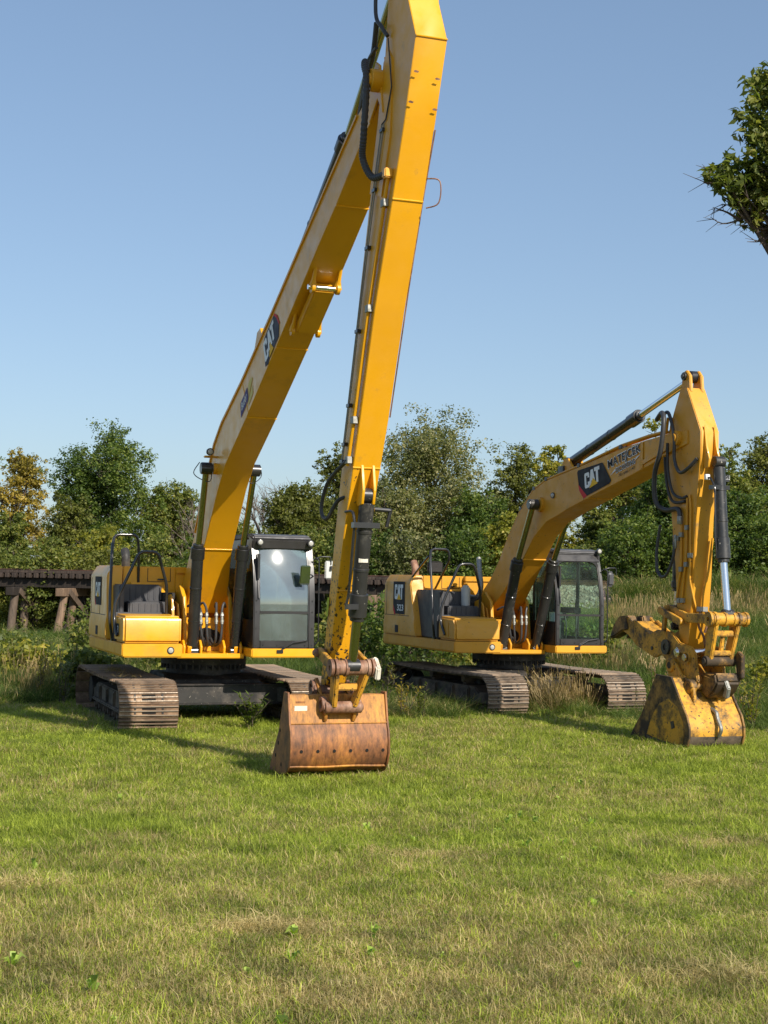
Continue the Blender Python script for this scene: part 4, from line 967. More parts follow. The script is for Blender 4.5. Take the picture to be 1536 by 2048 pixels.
pin(exB, (6.62, 0, 1.98), .26, .05, DY)
# quick coupler
g = G()
for y in (-.24, .19):
    g.prism([(6.62, 1.62), (6.74, 1.66), (6.98, 1.50), (7.30, 1.45), (7.40, 1.36), (7.48, .98), (7.42, .90), (7.2, 1.0), (6.95, 1.1), (6.72, 1.30)], y, y + .05)
    g.ring((7.0 + .2, y + .025, 1.30), (0, 1, 0), .11, .05, .09, 22)
cq = build(g, 'quick_coupler', DY, exB, bevel=.015)
g = G(); g.prism([(7.36, 1.10), (7.60, 1.06), (7.74, 1.12), (7.78, .98), (7.68, .84), (7.52, .74), (7.38, .80)], -.12, .28); build(g, 'coupler_block', MY, cq, bevel=.03)
g = G(); g.prism([(7.66, .98), (7.76, 1.02), (7.84, .90), (7.80, .76), (7.70, .78), (7.74, .88)], .02, .08); build(g, 'hook', M['zinc'], cq, bevel=.012)
g = G(); g.prism([(7.72, 1.0), (7.84, 1.05), (7.84, 1.35), (7.74, 1.42), (7.66, 1.36), (7.70, 1.2)], .24, .30); build(g, 'coupler_plate', MY, cq, bevel=.01)
g = G(); g.cyl((7.2, -.30, 1.30), (7.2, -.26, 1.30), .05, 18); build(g, 'pin_end', M['chrome'], cq, bevel=.006)
# thumb
g = G()
tp = [(4.90, 1.46), (5.02, 1.66), (5.18, 1.80), (5.42, 1.82), (5.55, 1.74), (5.62, 1.78), (6.1, 1.58), (6.32, 1.66), (6.52, 1.64), (6.72, 1.50), (6.80, 1.38), (6.78, 1.26), (6.62, 1.20), (6.45, 1.30), (6.25, 1.24), (5.7, 1.40), (5.45, 1.55), (5.3, 1.6), (5.1, 1.52)]
for y in (-.22, .17): g.prism(tp, y, y + .05)
g.sections([((5.50, 1.76), (5.45, 1.60), .17), ((6.15, 1.55), (5.95, 1.36), .17)])
th = build(g, 'thumb', DY, exB, bevel=.01)
g = G()
g.prism([(4.90, 1.46), (5.02, 1.68), (5.18, 1.82), (5.42, 1.84), (5.50, 1.62), (5.3, 1.6), (5.1, 1.52)], -.24, -.05); g.prism([(4.90, 1.46), (5.02, 1.68), (5.18, 1.82), (5.42, 1.84), (5.50, 1.62), (5.3, 1.6), (5.1, 1.52)], .05, .24)
build(g, 'thumb_tooth', MY, th, bevel=.02)
g = G(); g.ring((6.64, -.25, 1.42), (0, 1, 0), .11, .05, .05, 22); g.cyl((6.64, -.26, 1.42), (6.64, .26, 1.42), .055, 18); g.cyl((6.2, -.225, 1.38), (6.2, -.235, 1.38), .03, 12); build(g, 'pin', M['black_worn'], th)
g = G(); g.prism([(6.36, 1.55), (6.44, 1.58), (6.5, 1.95), (6.42, 1.97)], -.18, -.13); g.prism([(6.36, 1.55), (6.44, 1.58), (6.5, 1.95), (6.42, 1.97)], .13, .18); build(g, 'thumb_link', DY, exB, bevel=.008, seg=1)
g = G(); bar(g, (6.50, 1.95), (7.05, 1.80), .055, .045, -.27); bar(g, (6.5, 1.95), (7.05, 1.8), .055, .045, .29); g.cyl((6.5, -.29, 1.95), (6.5, .31, 1.95), .04, 14); build(g, 'thumb_link', DY, exB, bevel=.008, seg=1)
# digging bucket
hw = .44
outer = [(7.02, 1.02), (7.34, 1.01), (7.62, .66), (7.76, .50), (7.825, .36), (7.83, .23), (7.785, .12), (7.69, .045), (7.55, .01), (7.35, .0), (6.30, .03)]
inn = [(7.02, .98), (7.32, .97), (7.58, .63), (7.72, .48), (7.785, .35), (7.79, .24), (7.75, .14), (7.66, .08), (7.53, .05), (7.35, .04), (6.30, .05)]
g = G(); g.loft([[(a[0], y, a[1]) for a in outer] + [(b[0], y, b[1]) for b in inn[::-1]] for y in (-hw, 0, hw)])
bkB = build(g, 'bucket', [M['yellow_dirty'], M['yellow_mud'], M['mud_under']], exB, smooth=30); bkB.location = (-.12, -.02, 0)
for p_ in bkB.data.polygons:
    c = p_.center
    p_.material_index = 2 if c.z < .20 else 0
for y in (-hw - .016, hw - .016):
    g = G(); g.prism([(6.95, 1.04), (7.36, 1.03), (7.65, .67), (7.79, .51), (7.855, .36), (7.86, .23), (7.81, .10), (7.70, .015), (7.55, -.02), (7.35, -.03), (6.22, .0), (6.26, .14), (6.55, .45)], y, y + .032)
    s_ = build(g, 'side_plate', M['yellow_mud'], bkB, bevel=.006, seg=1)
    yo = y - .008 if y < 0 else y + .03
    g = G(); g.prism([(7.30, .72), (7.05, .62), (6.85, .42), (6.72, .16), (7.55, .06), (7.70, .12), (7.74, .28), (7.70, .42), (7.55, .62)], yo, yo + .01); build(g, 'side_panel', DY, s_, bevel=.003, seg=1)
    g = G(); g.prism([(6.72, .14), (6.78, .0), (7.66, .0), (7.70, .10), (7.45, .10)], yo - .006, yo + .016); build(g, 'wear_plate', M['mud_under'], s_, bevel=.004, seg=1)
    g = G(); g.prism([(7.38, .40), (7.46, .42), (7.50, .33), (7.42, .30)], yo - .008, yo + .018); build(g, 'boss_mark', M['under'], s_)
g = G()
for y in (-.24, .15):
    g = G(); g.prism([(6.95, 1.0), (6.86, 1.12), (6.90, 1.25), (7.02, 1.28), (7.14, 1.18), (7.30, 1.02), (7.50, 1.0), (7.60, .9), (7.62, .72), (7.66, .50), (7.36, 1.0)], y, y + .05)
    g.ring((7.50, y + .025, .90), (0, 1, 0), .10, .04, .10, 22); g.ring((6.99, y + .025, 1.17), (0, 1, 0), .10, .04, .10, 22); build(g, 'bucket_ear', DY, bkB, bevel=.01, seg=1)
g = G(); g.cyl((7.50, -.27, .90), (7.50, .23, .90), .05, 18); g.cyl((6.99, -.27, 1.17), (6.99, .23, 1.17), .05, 18); build(g, 'pin', M['yellow_mud'], bkB)
g = G(); g.tube(rpath([(7.66, .02, .60), (7.80, .02, .56), (7.82, .02, .48), (7.93, .02, .34), (7.86, .02, .24)], .05), .028, 8); build(g, 'lifting_eye', M['zinc'], bkB)
g = G(); g.box(7.60, 7.625, -hw, hw, .655, .672); build(g, 'weld_bead', DY, bkB)
SHIFT_DONE = [o for o in exB.children if o not in _before]
for o in SHIFT_DONE: o.location.x -= .24
bkB.location.y -= .05
for k in range(5):
    y = -.38 + k * .19
    g = G(); g.sections([((6.36, .09), (6.36, .02), .05, y), ((6.12, .055), (6.12, .03), .035, y)]); build(g, 'bucket_tooth', M['under'], bkB)
#@@PART2
# ================================================================ setting
RC, RS = math.cos(R(-13.8)), math.sin(R(-13.8))     # railway line direction
def rail_local(x, y):                               # world -> along / across (positive = beyond)
    dx, dy = x, y - 62
    return dx * RC + dy * RS, -dx * RS + dy * RC
def sstep(a, b, x):
    t = np.clip((x - a) / (b - a), 0, 1); return t * t * (3 - 2 * t)
def hnoise(x, y):
    return (np.sin(x * .9 + 1.3) * np.cos(y * .7 + .4) * .5 + np.sin(x * .31 - y * .43) + .35 * np.sin(x * 2.3 + y * 1.9)) / 1.85
def terrain(x, y):
    x = np.asarray(x, float); y = np.asarray(y, float)
    z = .62 * (1 - sstep(-2, 17, y))
    s, d = x * RC + (y - 62) * RS, -x * RS + (y - 62) * RC
    # embankment on the right
    k = sstep(1.5, 5.5, s)
    grass = .95 * sstep(-30, -6.2, d)
    sh = 1.10 * sstep(-5.9, -2.6, d)
    top = (grass + sh) * (1 - sstep(3, 12, d) * 1.0)
    z = z + k * top
    # low ground under the trestle
    kl = (1 - sstep(-1.5, 3.5, s))
    z = z - kl * 1.25 * sstep(-13, -3, d) * (1 - sstep(4, 16, d))
    z = z + kl * 1.3 * sstep(9, 20, d) * (1 - sstep(26, 45, d))
    rough = sstep(22, 34, y)
    z = z + hnoise(x, y) * (.015 + .07 * rough)
    return z
def axis(a, b, n, lo, hi):
    return a
xs = np.concatenate([np.linspace(-900, -60, 12)[:-1], np.linspace(-60, -14, 40)[:-1], np.linspace(-14, 18, 110)[:-1], np.linspace(18, 60, 36)[:-1], np.linspace(60, 900, 12)])
ys = np.concatenate([np.linspace(-300, -6, 8)[:-1], np.linspace(-6, 30, 90)[:-1], np.linspace(30, 86, 120)[:-1], np.linspace(86, 140, 20)[:-1], np.linspace(140, 1500, 14)])
XX, YY = np.meshgrid(xs, ys); ZZ = terrain(XX, YY)
vv = np.stack([XX.ravel(), YY.ravel(), ZZ.ravel()], 1); nx, ny = len(xs), len(ys)
ff = [(j * nx + i, j * nx + i + 1, (j + 1) * nx + i + 1, (j + 1) * nx + i) for j in range(ny - 1) for i in range(nx - 1)]
me = bpy.data.meshes.new('ground'); me.from_pydata(vv.tolist(), [], ff); me.materials.append(M['ground']); me.materials.append(M['ballastbase']); me.shade_smooth()
cx = np.array([(xs[i] + xs[i + 1]) / 2 for j in range(ny - 1) for i in range(nx - 1)]); cy = np.array([(ys[j] + ys[j + 1]) / 2 for j in range(ny - 1) for i in range(nx - 1)])
s_, d_ = rail_local(cx, cy)
me.polygons.foreach_set('material_index', ((s_ > 2.2) & (np.abs(d_) < 4.3)).astype(int))
go = bpy.data.objects.new('ground', me); link(go); go['kind'] = 'structure'

def T(x, y): return float(terrain(x, y))
# ---------------------------------------------------------------- scattering
def raw_mesh(name, verts, faces_n, mat_, attrs=None, quads=True):
    """verts (n,3) array; faces consecutive groups of faces_n vertices"""
    me = bpy.data.meshes.new(name); nv = len(verts); nf = nv // faces_n
    me.vertices.add(nv); me.vertices.foreach_set('co', np.ascontiguousarray(verts, dtype=np.float32).ravel())
    me.loops.add(nv); me.loops.foreach_set('vertex_index', np.arange(nv, dtype=np.int32))
    me.polygons.add(nf); me.polygons.foreach_set('loop_start', np.arange(0, nv, faces_n, dtype=np.int32))
    me.update(); me.validate()
    for k, a in (attrs or {}).items():
        at = me.attributes.new(k, 'FLOAT', 'POINT'); at.data.foreach_set('value', np.ascontiguousarray(a, dtype=np.float32))
    me.materials.append(mat_); return me
def tuft(name, mat_, n, rad, h, w, lean, seed, seeds=False, hvar=.45):
    r = np.random.RandomState(seed); V = []; tone = []; pick = []
    for i in range(n):
        a = r.uniform(0, 6.283); q = rad * math.sqrt(r.uniform()); bx, by = q * math.cos(a), q * math.sin(a)
        hh = h * r.uniform(1 - hvar, 1 + hvar); ww = w * r.uniform(.7, 1.3); da = r.uniform(0, 6.283); ln = lean * r.uniform(.2, 1.4) * hh
        ux, uy = math.cos(da + 1.57) * ww / 2, math.sin(da + 1.57) * ww / 2
        lx, ly = math.cos(da) * ln, math.sin(da) * ln
        p0 = (bx, by, -.02); p1 = (bx + lx * .35, by + ly * .35, hh * .55); p2 = (bx + lx, by + ly, hh * (1 - .25 * lean))
        V += [(p0[0] - ux, p0[1] - uy, p0[2]), (p0[0] + ux, p0[1] + uy, p0[2]), (p1[0] + ux * .8, p1[1] + uy * .8, p1[2]), (p1[0] - ux * .8, p1[1] - uy * .8, p1[2])]
        V += [(p1[0] - ux * .8, p1[1] - uy * .8, p1[2]), (p1[0] + ux * .8, p1[1] + uy * .8, p1[2]), (p2[0] + ux * .12, p2[1] + uy * .12, p2[2]), (p2[0] - ux * .12, p2[1] - uy * .12, p2[2])]
        t = r.uniform(); pk = r.uniform(); tone += [t] * 8; pick += [pk] * 8
        if seeds and r.uniform() < .5:
            for k in range(3):
                zz = hh * (.86 + .07 * k); o = ww * 1.6
                V += [(p2[0] - o, p2[1], zz), (p2[0], p2[1] - o, zz - .02), (p2[0] + o, p2[1], zz + .03), (p2[0], p2[1] + o, zz + .05)]; tone += [.8] * 4; pick += [0] * 4
    me = raw_mesh(name, np.array(V), 4, mat_, {'tone': tone, 'pick': pick})
    return bpy.data.objects.new(name, me)
def scatter(name, P, rot, scl, variants, label, base=(0, 0, 0)):
    n = len(P); me = bpy.data.meshes.new(name); me.vertices.add(n); me.vertices.foreach_set('co', np.ascontiguousarray(P, dtype=np.float32).ravel())
    a = me.attributes.new('irot', 'FLOAT_VECTOR', 'POINT'); a.data.foreach_set('vector', np.ascontiguousarray(rot, dtype=np.float32).ravel())
    a = me.attributes.new('iscl', 'FLOAT_VECTOR', 'POINT'); a.data.foreach_set('vector', np.ascontiguousarray(scl, dtype=np.float32).ravel())
    a = me.attributes.new('idx', 'INT', 'POINT'); a.data.foreach_set('value', np.random.RandomState(5).randint(0, len(variants), n).astype(np.int32))
    o = bpy.data.objects.new(name, me); link(o)
    ng = bpy.data.node_groups.new(name + '_nodes', 'GeometryNodeTree')
    ng.interface.new_socket('Geometry', in_out='INPUT', socket_type='NodeSocketGeometry'); ng.interface.new_socket('Geometry', in_out='OUTPUT', socket_type='NodeSocketGeometry')
    gi = ng.nodes.new('NodeGroupInput'); go_ = ng.nodes.new('NodeGroupOutput'); ip = ng.nodes.new('GeometryNodeInstanceOnPoints'); jn = ng.nodes.new('GeometryNodeJoinGeometry')
    for v in variants:
        oi = ng.nodes.new('GeometryNodeObjectInfo'); oi.inputs['Object'].default_value = v; oi.inputs['As Instance'].default_value = True
        ng.links.new(oi.outputs['Geometry'], jn.inputs[0])
    def attr(nm, t):
        q = ng.nodes.new('GeometryNodeInputNamedAttribute'); q.data_type = t; q.inputs['Name'].default_value = nm; return q.outputs['Attribute']
    er = ng.nodes.new('FunctionNodeEulerToRotation'); ng.links.new(attr('irot', 'FLOAT_VECTOR'), er.inputs[0])
    ng.links.new(gi.outputs[0], ip.inputs['Points']); ng.links.new(jn.outputs[0], ip.inputs['Instance']); ip.inputs['Pick Instance'].default_value = True
    ng.links.new(attr('idx', 'INT'), ip.inputs['Instance Index']); ng.links.new(er.outputs[0], ip.inputs['Rotation']); ng.links.new(attr('iscl', 'FLOAT_VECTOR'), ip.inputs['Scale'])
    ng.links.new(ip.outputs[0], go_.inputs[0])
    md = o.modifiers.new('scatter', 'NODES'); md.node_group = ng
    o['kind'] = 'stuff'; o['label'] = label
    return o
rs = np.random.RandomState(11)
exc = []   # rectangles (centre, yaw, half length, half width) kept clear
def uc_rects(ex, P, loc, grow=.05):
    a = R(P['uc_yaw'] - 90); c0 = Vector((loc[0] + P['uc_off'][0], loc[1] + P['uc_off'][1])); X = Vector((math.cos(a), math.sin(a))); Yv = Vector((-X.y, X.x))
    for s in (-1, 1):
        c = c0 + Yv * s * P['gauge'] / 2; exc.append((c, X, Yv, P['len'] / 2 - .1 + grow, P['shoe'] / 2 + grow))
uc_rects(exA, PA, (-2.86, 23.8)); uc_rects(exB, PB, (2.19, 28.0))
def clear(x, y):
    m_ = np.ones(len(x), bool)
    for c, X, Yv, hl, hw_ in exc:
        dx, dy = x - c.x, y - c.y; m_ &= ~((np.abs(dx * X.x + dy * X.y) < hl) & (np.abs(dx * Yv.x + dy * Yv.y) < hw_))
    return m_
def region(n, y0, y1, xf0, xf1, pad=1.2):
    """random points between depths y0..y1 and lateral slopes xf0..xf1 of the depth"""
    y = rs.uniform(y0, y1, n); x = rs.uniform(0, 1, n); lo, hi = xf0 * y1 - pad, xf1 * y1 + pad; x = lo + x * (hi - lo)
    k = (x > xf0 * y - pad) & (x < xf1 * y + pad); return x[k], y[k]
def lawn_edge(x):      # where the mown lawn ends (far side)
    return np.interp(x, [-30, -9, -6, -4.6, -1.2, -.6, .4, 1.5, 3, 5, 7.5, 30], [26, 25.2, 25.4, 28, 29, 24.8, 24.2, 24.8, 25.2, 24.2, 22.6, 22.4])
def place(x, y, s0, s1, hscale=None, tilt=.12):
    n = len(x); z = terrain(x, y); P = np.stack([x, y, z], 1)
    rot = np.stack([rs.normal(0, tilt, n), rs.normal(0, tilt, n), rs.uniform(0, 6.28, n)], 1)
    sc = rs.uniform(s0, s1, n); S = np.stack([sc, sc, sc * (hscale if hscale is not None else 1)], 1); return P, rot, S
def patch(x, y): return .5 + .5 * np.sin(x * 1.1 + 2 * np.sin(y * .55)) * np.cos(y * .8 + 1.4 * np.sin(x * .7))
LAWN = [tuft('lawn_tuft', M['lawn'], 64, .095, .038, .0032, .9, 20 + i) for i in range(7)]
LAWN += [tuft('lawn_tuft', M['lawn'], 30, .07, .066, .0036, .7, 40 + i) for i in range(2)]
AX, AY = [], []
for (n, a, b) in ((25000, 3.5, 9), (38000, 9, 15), (46000, 15, 29.5)):
    x, y = region(n, a, b, -.30, .30, 2.6); AX.append(x); AY.append(y)
x, y = np.concatenate(AX), np.concatenate(AY)
k = clear(x, y) & (y < lawn_edge(x) + rs.normal(0, .35, len(x)))
STRAW = ((2.5, 10.6, .55, .30), (-1.95, 12.3, .55, .35), (.35, 11.7, .65, .25), (2.9, 12.6, .5, .3), (-.6, 8.6, .35, .2), (1.7, 7.6, .4, .2), (-2.4, 9.9, .5, .22))
sd_ = np.min([np.hypot((x - a) / c, (y - b) / d) for a, b, c, d in STRAW], axis=0)
k &= (sd_ > 1) | (rs.uniform(0, 1, len(x)) < .12 + .5 * np.clip(sd_, 0, 1) ** 2); x, y = x[k], y[k]
hs = (.75 + .55 * patch(x * 1.3, y)) * np.interp(y, [4, 9, 12, 20, 26], [.8, .85, 1.15, 1.05, 1.0])
P_, r_, S_ = place(x, y, .85, 1.45, hs); S_[:, :2] *= np.interp(y, [4, 9, 16, 26], [.95, 1.15, 1.5, 1.8])[:, None]
scatter('lawn_grass', P_, r_, S_, LAWN, 'mown green and straw-coloured lawn grass in front of the excavators')
M['straw'] = mat('loose_straw', _grass(DRY, DRY, .3, .8))
SW = [tuft('straw_tuft', M['straw'], 50, .10, .035, .0034, 1.9, 50 + i) for i in range(3)]
qs = [(a + rs.normal(0, c * .55, 260), b + rs.normal(0, d * .55, 260)) for a, b, c, d in STRAW]; x, y = np.concatenate([q_[0] for q_ in qs]), np.concatenate([q_[1] for q_ in qs])
P_, r_, S_ = place(x, y, .7, 1.4, .8, .3); scatter('straw_litter', P_, r_, S_, SW, 'dry straw-coloured thatch patches lying in the lawn')
M['weedleaf'] = mat('weed_leaves', _leaf([(0, (.30, .40, .07)), (1, (.50, .62, .14))], .5))
# broad-leaf weeds in the lawn
def weed(name, n, r, mt, seed, h=.05):
    q = np.random.RandomState(seed); V = []; tone = []
    for i in range(n):
        a = q.uniform(0, 6.28); L = r * q.uniform(.5, 1.2); w = L * q.uniform(.25, .4); zz = h * q.uniform(.4, 1.4); d = np.array([math.cos(a), math.sin(a)]); p = np.array([-d[1], d[0]])
        b = d * L * .1; m1_ = d * L * .55; t = d * L
        V += [(b[0], b[1], 0.01), (*(m1_ + p * w), zz), (*t, zz * .7), (*(m1_ - p * w), zz)]; tone += [q.uniform(.5, 1)] * 4
    return bpy.data.objects.new(name, raw_mesh(name, np.array(V), 4, mt, {'tone': tone}))
WD = [weed('weed_rosette', 9, .07, M['weedleaf'], 60 + i, .085) for i in range(4)]
x, y = region(260, 4.6, 17, -.27, .27); k = patch(x * .8 + 3, y * .9) > .55; x, y = x[k], y[k]
P_, r_, S_ = place(x, y, .35, .95); P_[:, 2] += .02
scatter('lawn_weeds', P_, r_, S_, WD, 'small broad-leaved weeds growing among the lawn grass')
# tall grass

TG = [tuft('tall_tuft', M['tall'], 60, .22, .52, .009, .65, 70 + i) for i in range(5)]
DG = [tuft('dry_tuft', M['drytall'], 34, .20, .62, .006, .35, 80 + i, True, .3) for i in range(4)]
x, y = region(60000, 21, 61, -.30, .30, 3)
s_, d_ = rail_local(x, y)
k = clear(x, y) & (y > lawn_edge(x)) & ~((s_ > 1.8) & (np.abs(d_) < np.where(s_ > 9.5, 2.2, 4.2))) & (rs.uniform(0, 1, len(x)) < np.interp(y, [24, 32, 60], [1, .62, .42]))
k &= ~((s_ > 2) & (s_ < 9.5 + rs.normal(0, .5, len(x))) & (d_ > -6.2) & (d_ < 4))
x, y = x[k], y[k]
dy = y - lawn_edge(x); hs = np.clip(.28 + dy * .2, .28, np.where(x < -3, .75, .75)) * (.7 + .6 * patch(x * .9, y * .6)) * np.where((x < -3) & (y > 40), .4, 1)
s_, d_ = rail_local(x, y); hs = hs * np.where((s_ > 3) & (s_ < 9.8) & (d_ > -16), .45, 1) + np.where((s_ > 13) & (d_ > -9), .35, 0)
# low growth round and below the machines
for c, X, Yv, hl, hw_ in exc:
    dd = np.hypot(x - c.x, y - c.y); hs = np.where(dd < 2.8, np.minimum(hs, .38), hs)
    fx_, fy_ = c.x + X.x * (hl + .6), c.y + X.y * (hl + .6); hs = np.where(np.hypot(x - fx_, y - fy_) < 1.1, .12, hs)
P_, r_, S_ = place(x, y, .8, 1.25, 1.0, .2); S_[:, 2] = hs * rs.uniform(.8, 1.2, len(x)); S_[:, :2] *= np.interp(y, [24, 60], [.8, 1.6])[:, None]
scatter('tall_grass', P_, r_, S_, TG, 'long green grass on the rough ground and railway bank')
x, y = region(26000, 22, 90, -.30, .30, 2); s_, d_ = rail_local(x, y)
pp = patch(x * .5 + 1.3, y * .33)
k = clear(x, y) & (y > lawn_edge(x) + .3) & (((pp > .66) & (x > -1)) | ((np.hypot(x + 6.2, (y - 27) * .7) < .8)) | (d_ > 12)) & ~((s_ > 2) & (np.abs(d_) < 4.4)) & ((d_ < -4) | (s_ < 1)) & ~((s_ > 2) & (s_ < 10) & (d_ > -16))
k &= (rs.uniform(0, 1, len(x)) < .5); x, y = x[k], y[k]
P_, r_, S_ = place(x, y, .8, 1.2, 1.0, .2); S_[:, 2] *= np.interp(y, [23, 27, 40], [.7, 1.0, 1.15])
for c, X, Yv, hl, hw_ in exc[:2]:
    dd = np.hypot(x - c.x, y - c.y); S_[:, 2] = np.where(dd < 2.6, .35, S_[:, 2])
scatter('dry_grass', P_, r_, S_, DG, 'straw-coloured seeding grass patches on the bank and in the hollow')
# the stand of dry stalks between the far machine's tracks
xx_ = rs.uniform(-.62, .62, 60); yy_ = rs.uniform(.4, 2.4, 60); c0 = Vector((2.38 + .9, 28.1 - 2.1))
x = c0.x + xx_ * .91 - yy_ * .0; y = c0.y + xx_ * .4 + yy_ * .8 - .1; k = clear(x, y)
P_, r_, S_ = place(x[k], y[k], .5, 1.0, 1.0, .28); scatter('seed_stalks', P_, r_, S_, DG, 'tall dry seed stalks standing between the tracks of the far excavator')
# clippings lying on the near machine's left track (as seen)
def stone_mesh(i):
    bm = bmesh.new(); bmesh.ops.create_icosphere(bm, subdivisions=1, radius=.5); q = random.Random(i)
    for v in bm.verts: v.co *= q.uniform(.7, 1.25)
    me = bpy.data.meshes.new('ballast_stone'); bm.to_mesh(me); bm.free(); me.materials.append(M['stone']); return bpy.data.objects.new('ballast_stone', me)
ST = [stone_mesh(i) for i in range(5)]
n = 15000; s_ = rs.uniform(2.2, 26, n); d_ = rs.uniform(-4.6, 3.4, n); x = s_ * RC - d_ * RS; y = 62 + s_ * RS + d_ * RC
P_, r_, S_ = place(x, y, .07, .15, .8, 1.0); scatter('ballast', P_, r_, S_, ST, 'pinkish grey crushed stone ballast under the rails')

# ---------------------------------------------------------------- trestle bridge
br_ = thing('trestle_bridge', 'dark timber railway trestle bridge on weathered piles', 'bridge', (0, 62, 0), R(-13.8))
def part_box(name, mt, parent, dims, loc, rot=None, bevel=.012, cache={}):
    key = (name, mt, dims)
    if key not in cache:
        g = G(); g.box(-dims[0] / 2, dims[0] / 2, -dims[1] / 2, dims[1] / 2, -dims[2] / 2, dims[2] / 2); o = build(g, name, M[mt], parent, bevel=bevel, seg=1); cache[key] = o
    else: o = cache[key].copy(); col.objects.link(o); o.parent = parent
    o.matrix_parent_inverse = Matrix(); o.location = loc; o.rotation_euler = rot or (0, 0, 0); return o
q = random.Random(4)
for i in range(82):
    s = -24 + i * .335
    part_box('tie', 'tie_wood', br_, (.205, 2.75, .2), (s, q.uniform(-.05, .05), 2.10), (0, 0, q.uniform(-.02, .02)))
for k in range(7):
    s = -22.1 + k * 4.02
    for yy in (-.95, -.55, .55, .95): part_box('stringer', 'creosote', br_, (4.0, .3, .40), (s, yy, 1.795))
    part_box('guard_timber', 'tie_wood', br_, (4.0, .18, .12), (s, -1.2, 2.262)); part_box('guard_timber', 'tie_wood', br_, (4.0, .18, .12), (s, 1.2, 2.262))
def rail(parent, x0, x1, z):
    prof = [(-.07, 0), (.07, 0), (.07, .015), (.012, .03), (.012, .13), (.036, .14), (.036, .175), (-.036, .175), (-.036, .14), (-.012, .13), (-.012, .03), (-.07, .015)]
    for yy in (-.72, .72):
        g = G(); g.loft([[(x, yy + a, z + b) for a, b in prof] for x in (x0, x1)]); build(g, 'rail', M['rail'], parent)
rail(br_, -24, 3.4, 2.203)
for bi, s in enumerate((-21.2, -18.4, -15.7, -13.4, -10.0, -6.6, -3.3, 0.1)):
    part_box('cap_beam', 'timber' if bi in (3, 7) else 'creosote', br_, (.36, 4.5, .34), (s, 0, 1.42))
    for pi_, (yy, lean) in enumerate(((-1.75, .30), (-.85, .12), (0, 0), (.85, -.12), (1.75, -.30))):
        g = G(); top = Vector((s, yy, 1.25)); bot = Vector((s + q.uniform(-.12, .12) - (.35 if bi == 3 and pi_ < 2 else 0), yy - lean * 1.6, -1.7)); r1, r2 = .165, .20
        rings = []
        for t in np.linspace(0, 1, 5):
            c = top.lerp(bot, t); rr_ = r1 + (r2 - r1) * t
            rings.append([c + Vector((math.cos(a_) * rr_ * q.uniform(.93, 1.05), math.sin(a_) * rr_ * q.uniform(.93, 1.05), 0)) for a_ in np.linspace(0, 2 * math.pi, 11)[:-1]])
        g.loft(rings); build(g, 'pile', M['timber' if (pi_ < 2 and bi in (3, 7)) else ('timber_grey' if pi_ in (0, 1, 3) else 'creosote')], br_, smooth=50)
    for sg, xx in ((1, s - .2), (-1, s + .2)):
        a_, b_ = Vector((xx, -2.3 * sg, -.75)), Vector((xx, 1.7 * sg, 1.45)); L = (b_ - a_).length
        part_box('cross_brace', 'creosote' if sg > 0 else 'timber_grey', br_, (.08, 4.57, .26), (a_ + b_) / 2, (math.atan2(b_.z - a_.z, b_.y - a_.y) if sg > 0 else math.atan2(b_.z - a_.z, b_.y - a_.y) - math.pi, 0, 0), cache={} if False else part_box.__defaults__[2])
g = G(); g.box(3.0, 3.4, -2.6, 2.6, -1.2, 1.99); build(g, 'abutment', M['creosote'], br_, bevel=.02)
g = G(); g.tube([(-11.9, -2.2, .2), (-12.4, -1.9, 1.6)], .05, 8)
rt = thing('railway_track', 'rusty rails on timber ties along the ballast embankment behind the far excavator', 'railway', (0, 62, 0), R(-13.8))
rail(rt, 3.45, 40, 2.16)
for i in range(70): part_box('sleeper', 'timber_grey', rt, (.22, 2.6, .16), (3.6 + i * .5, 0, 2.08))

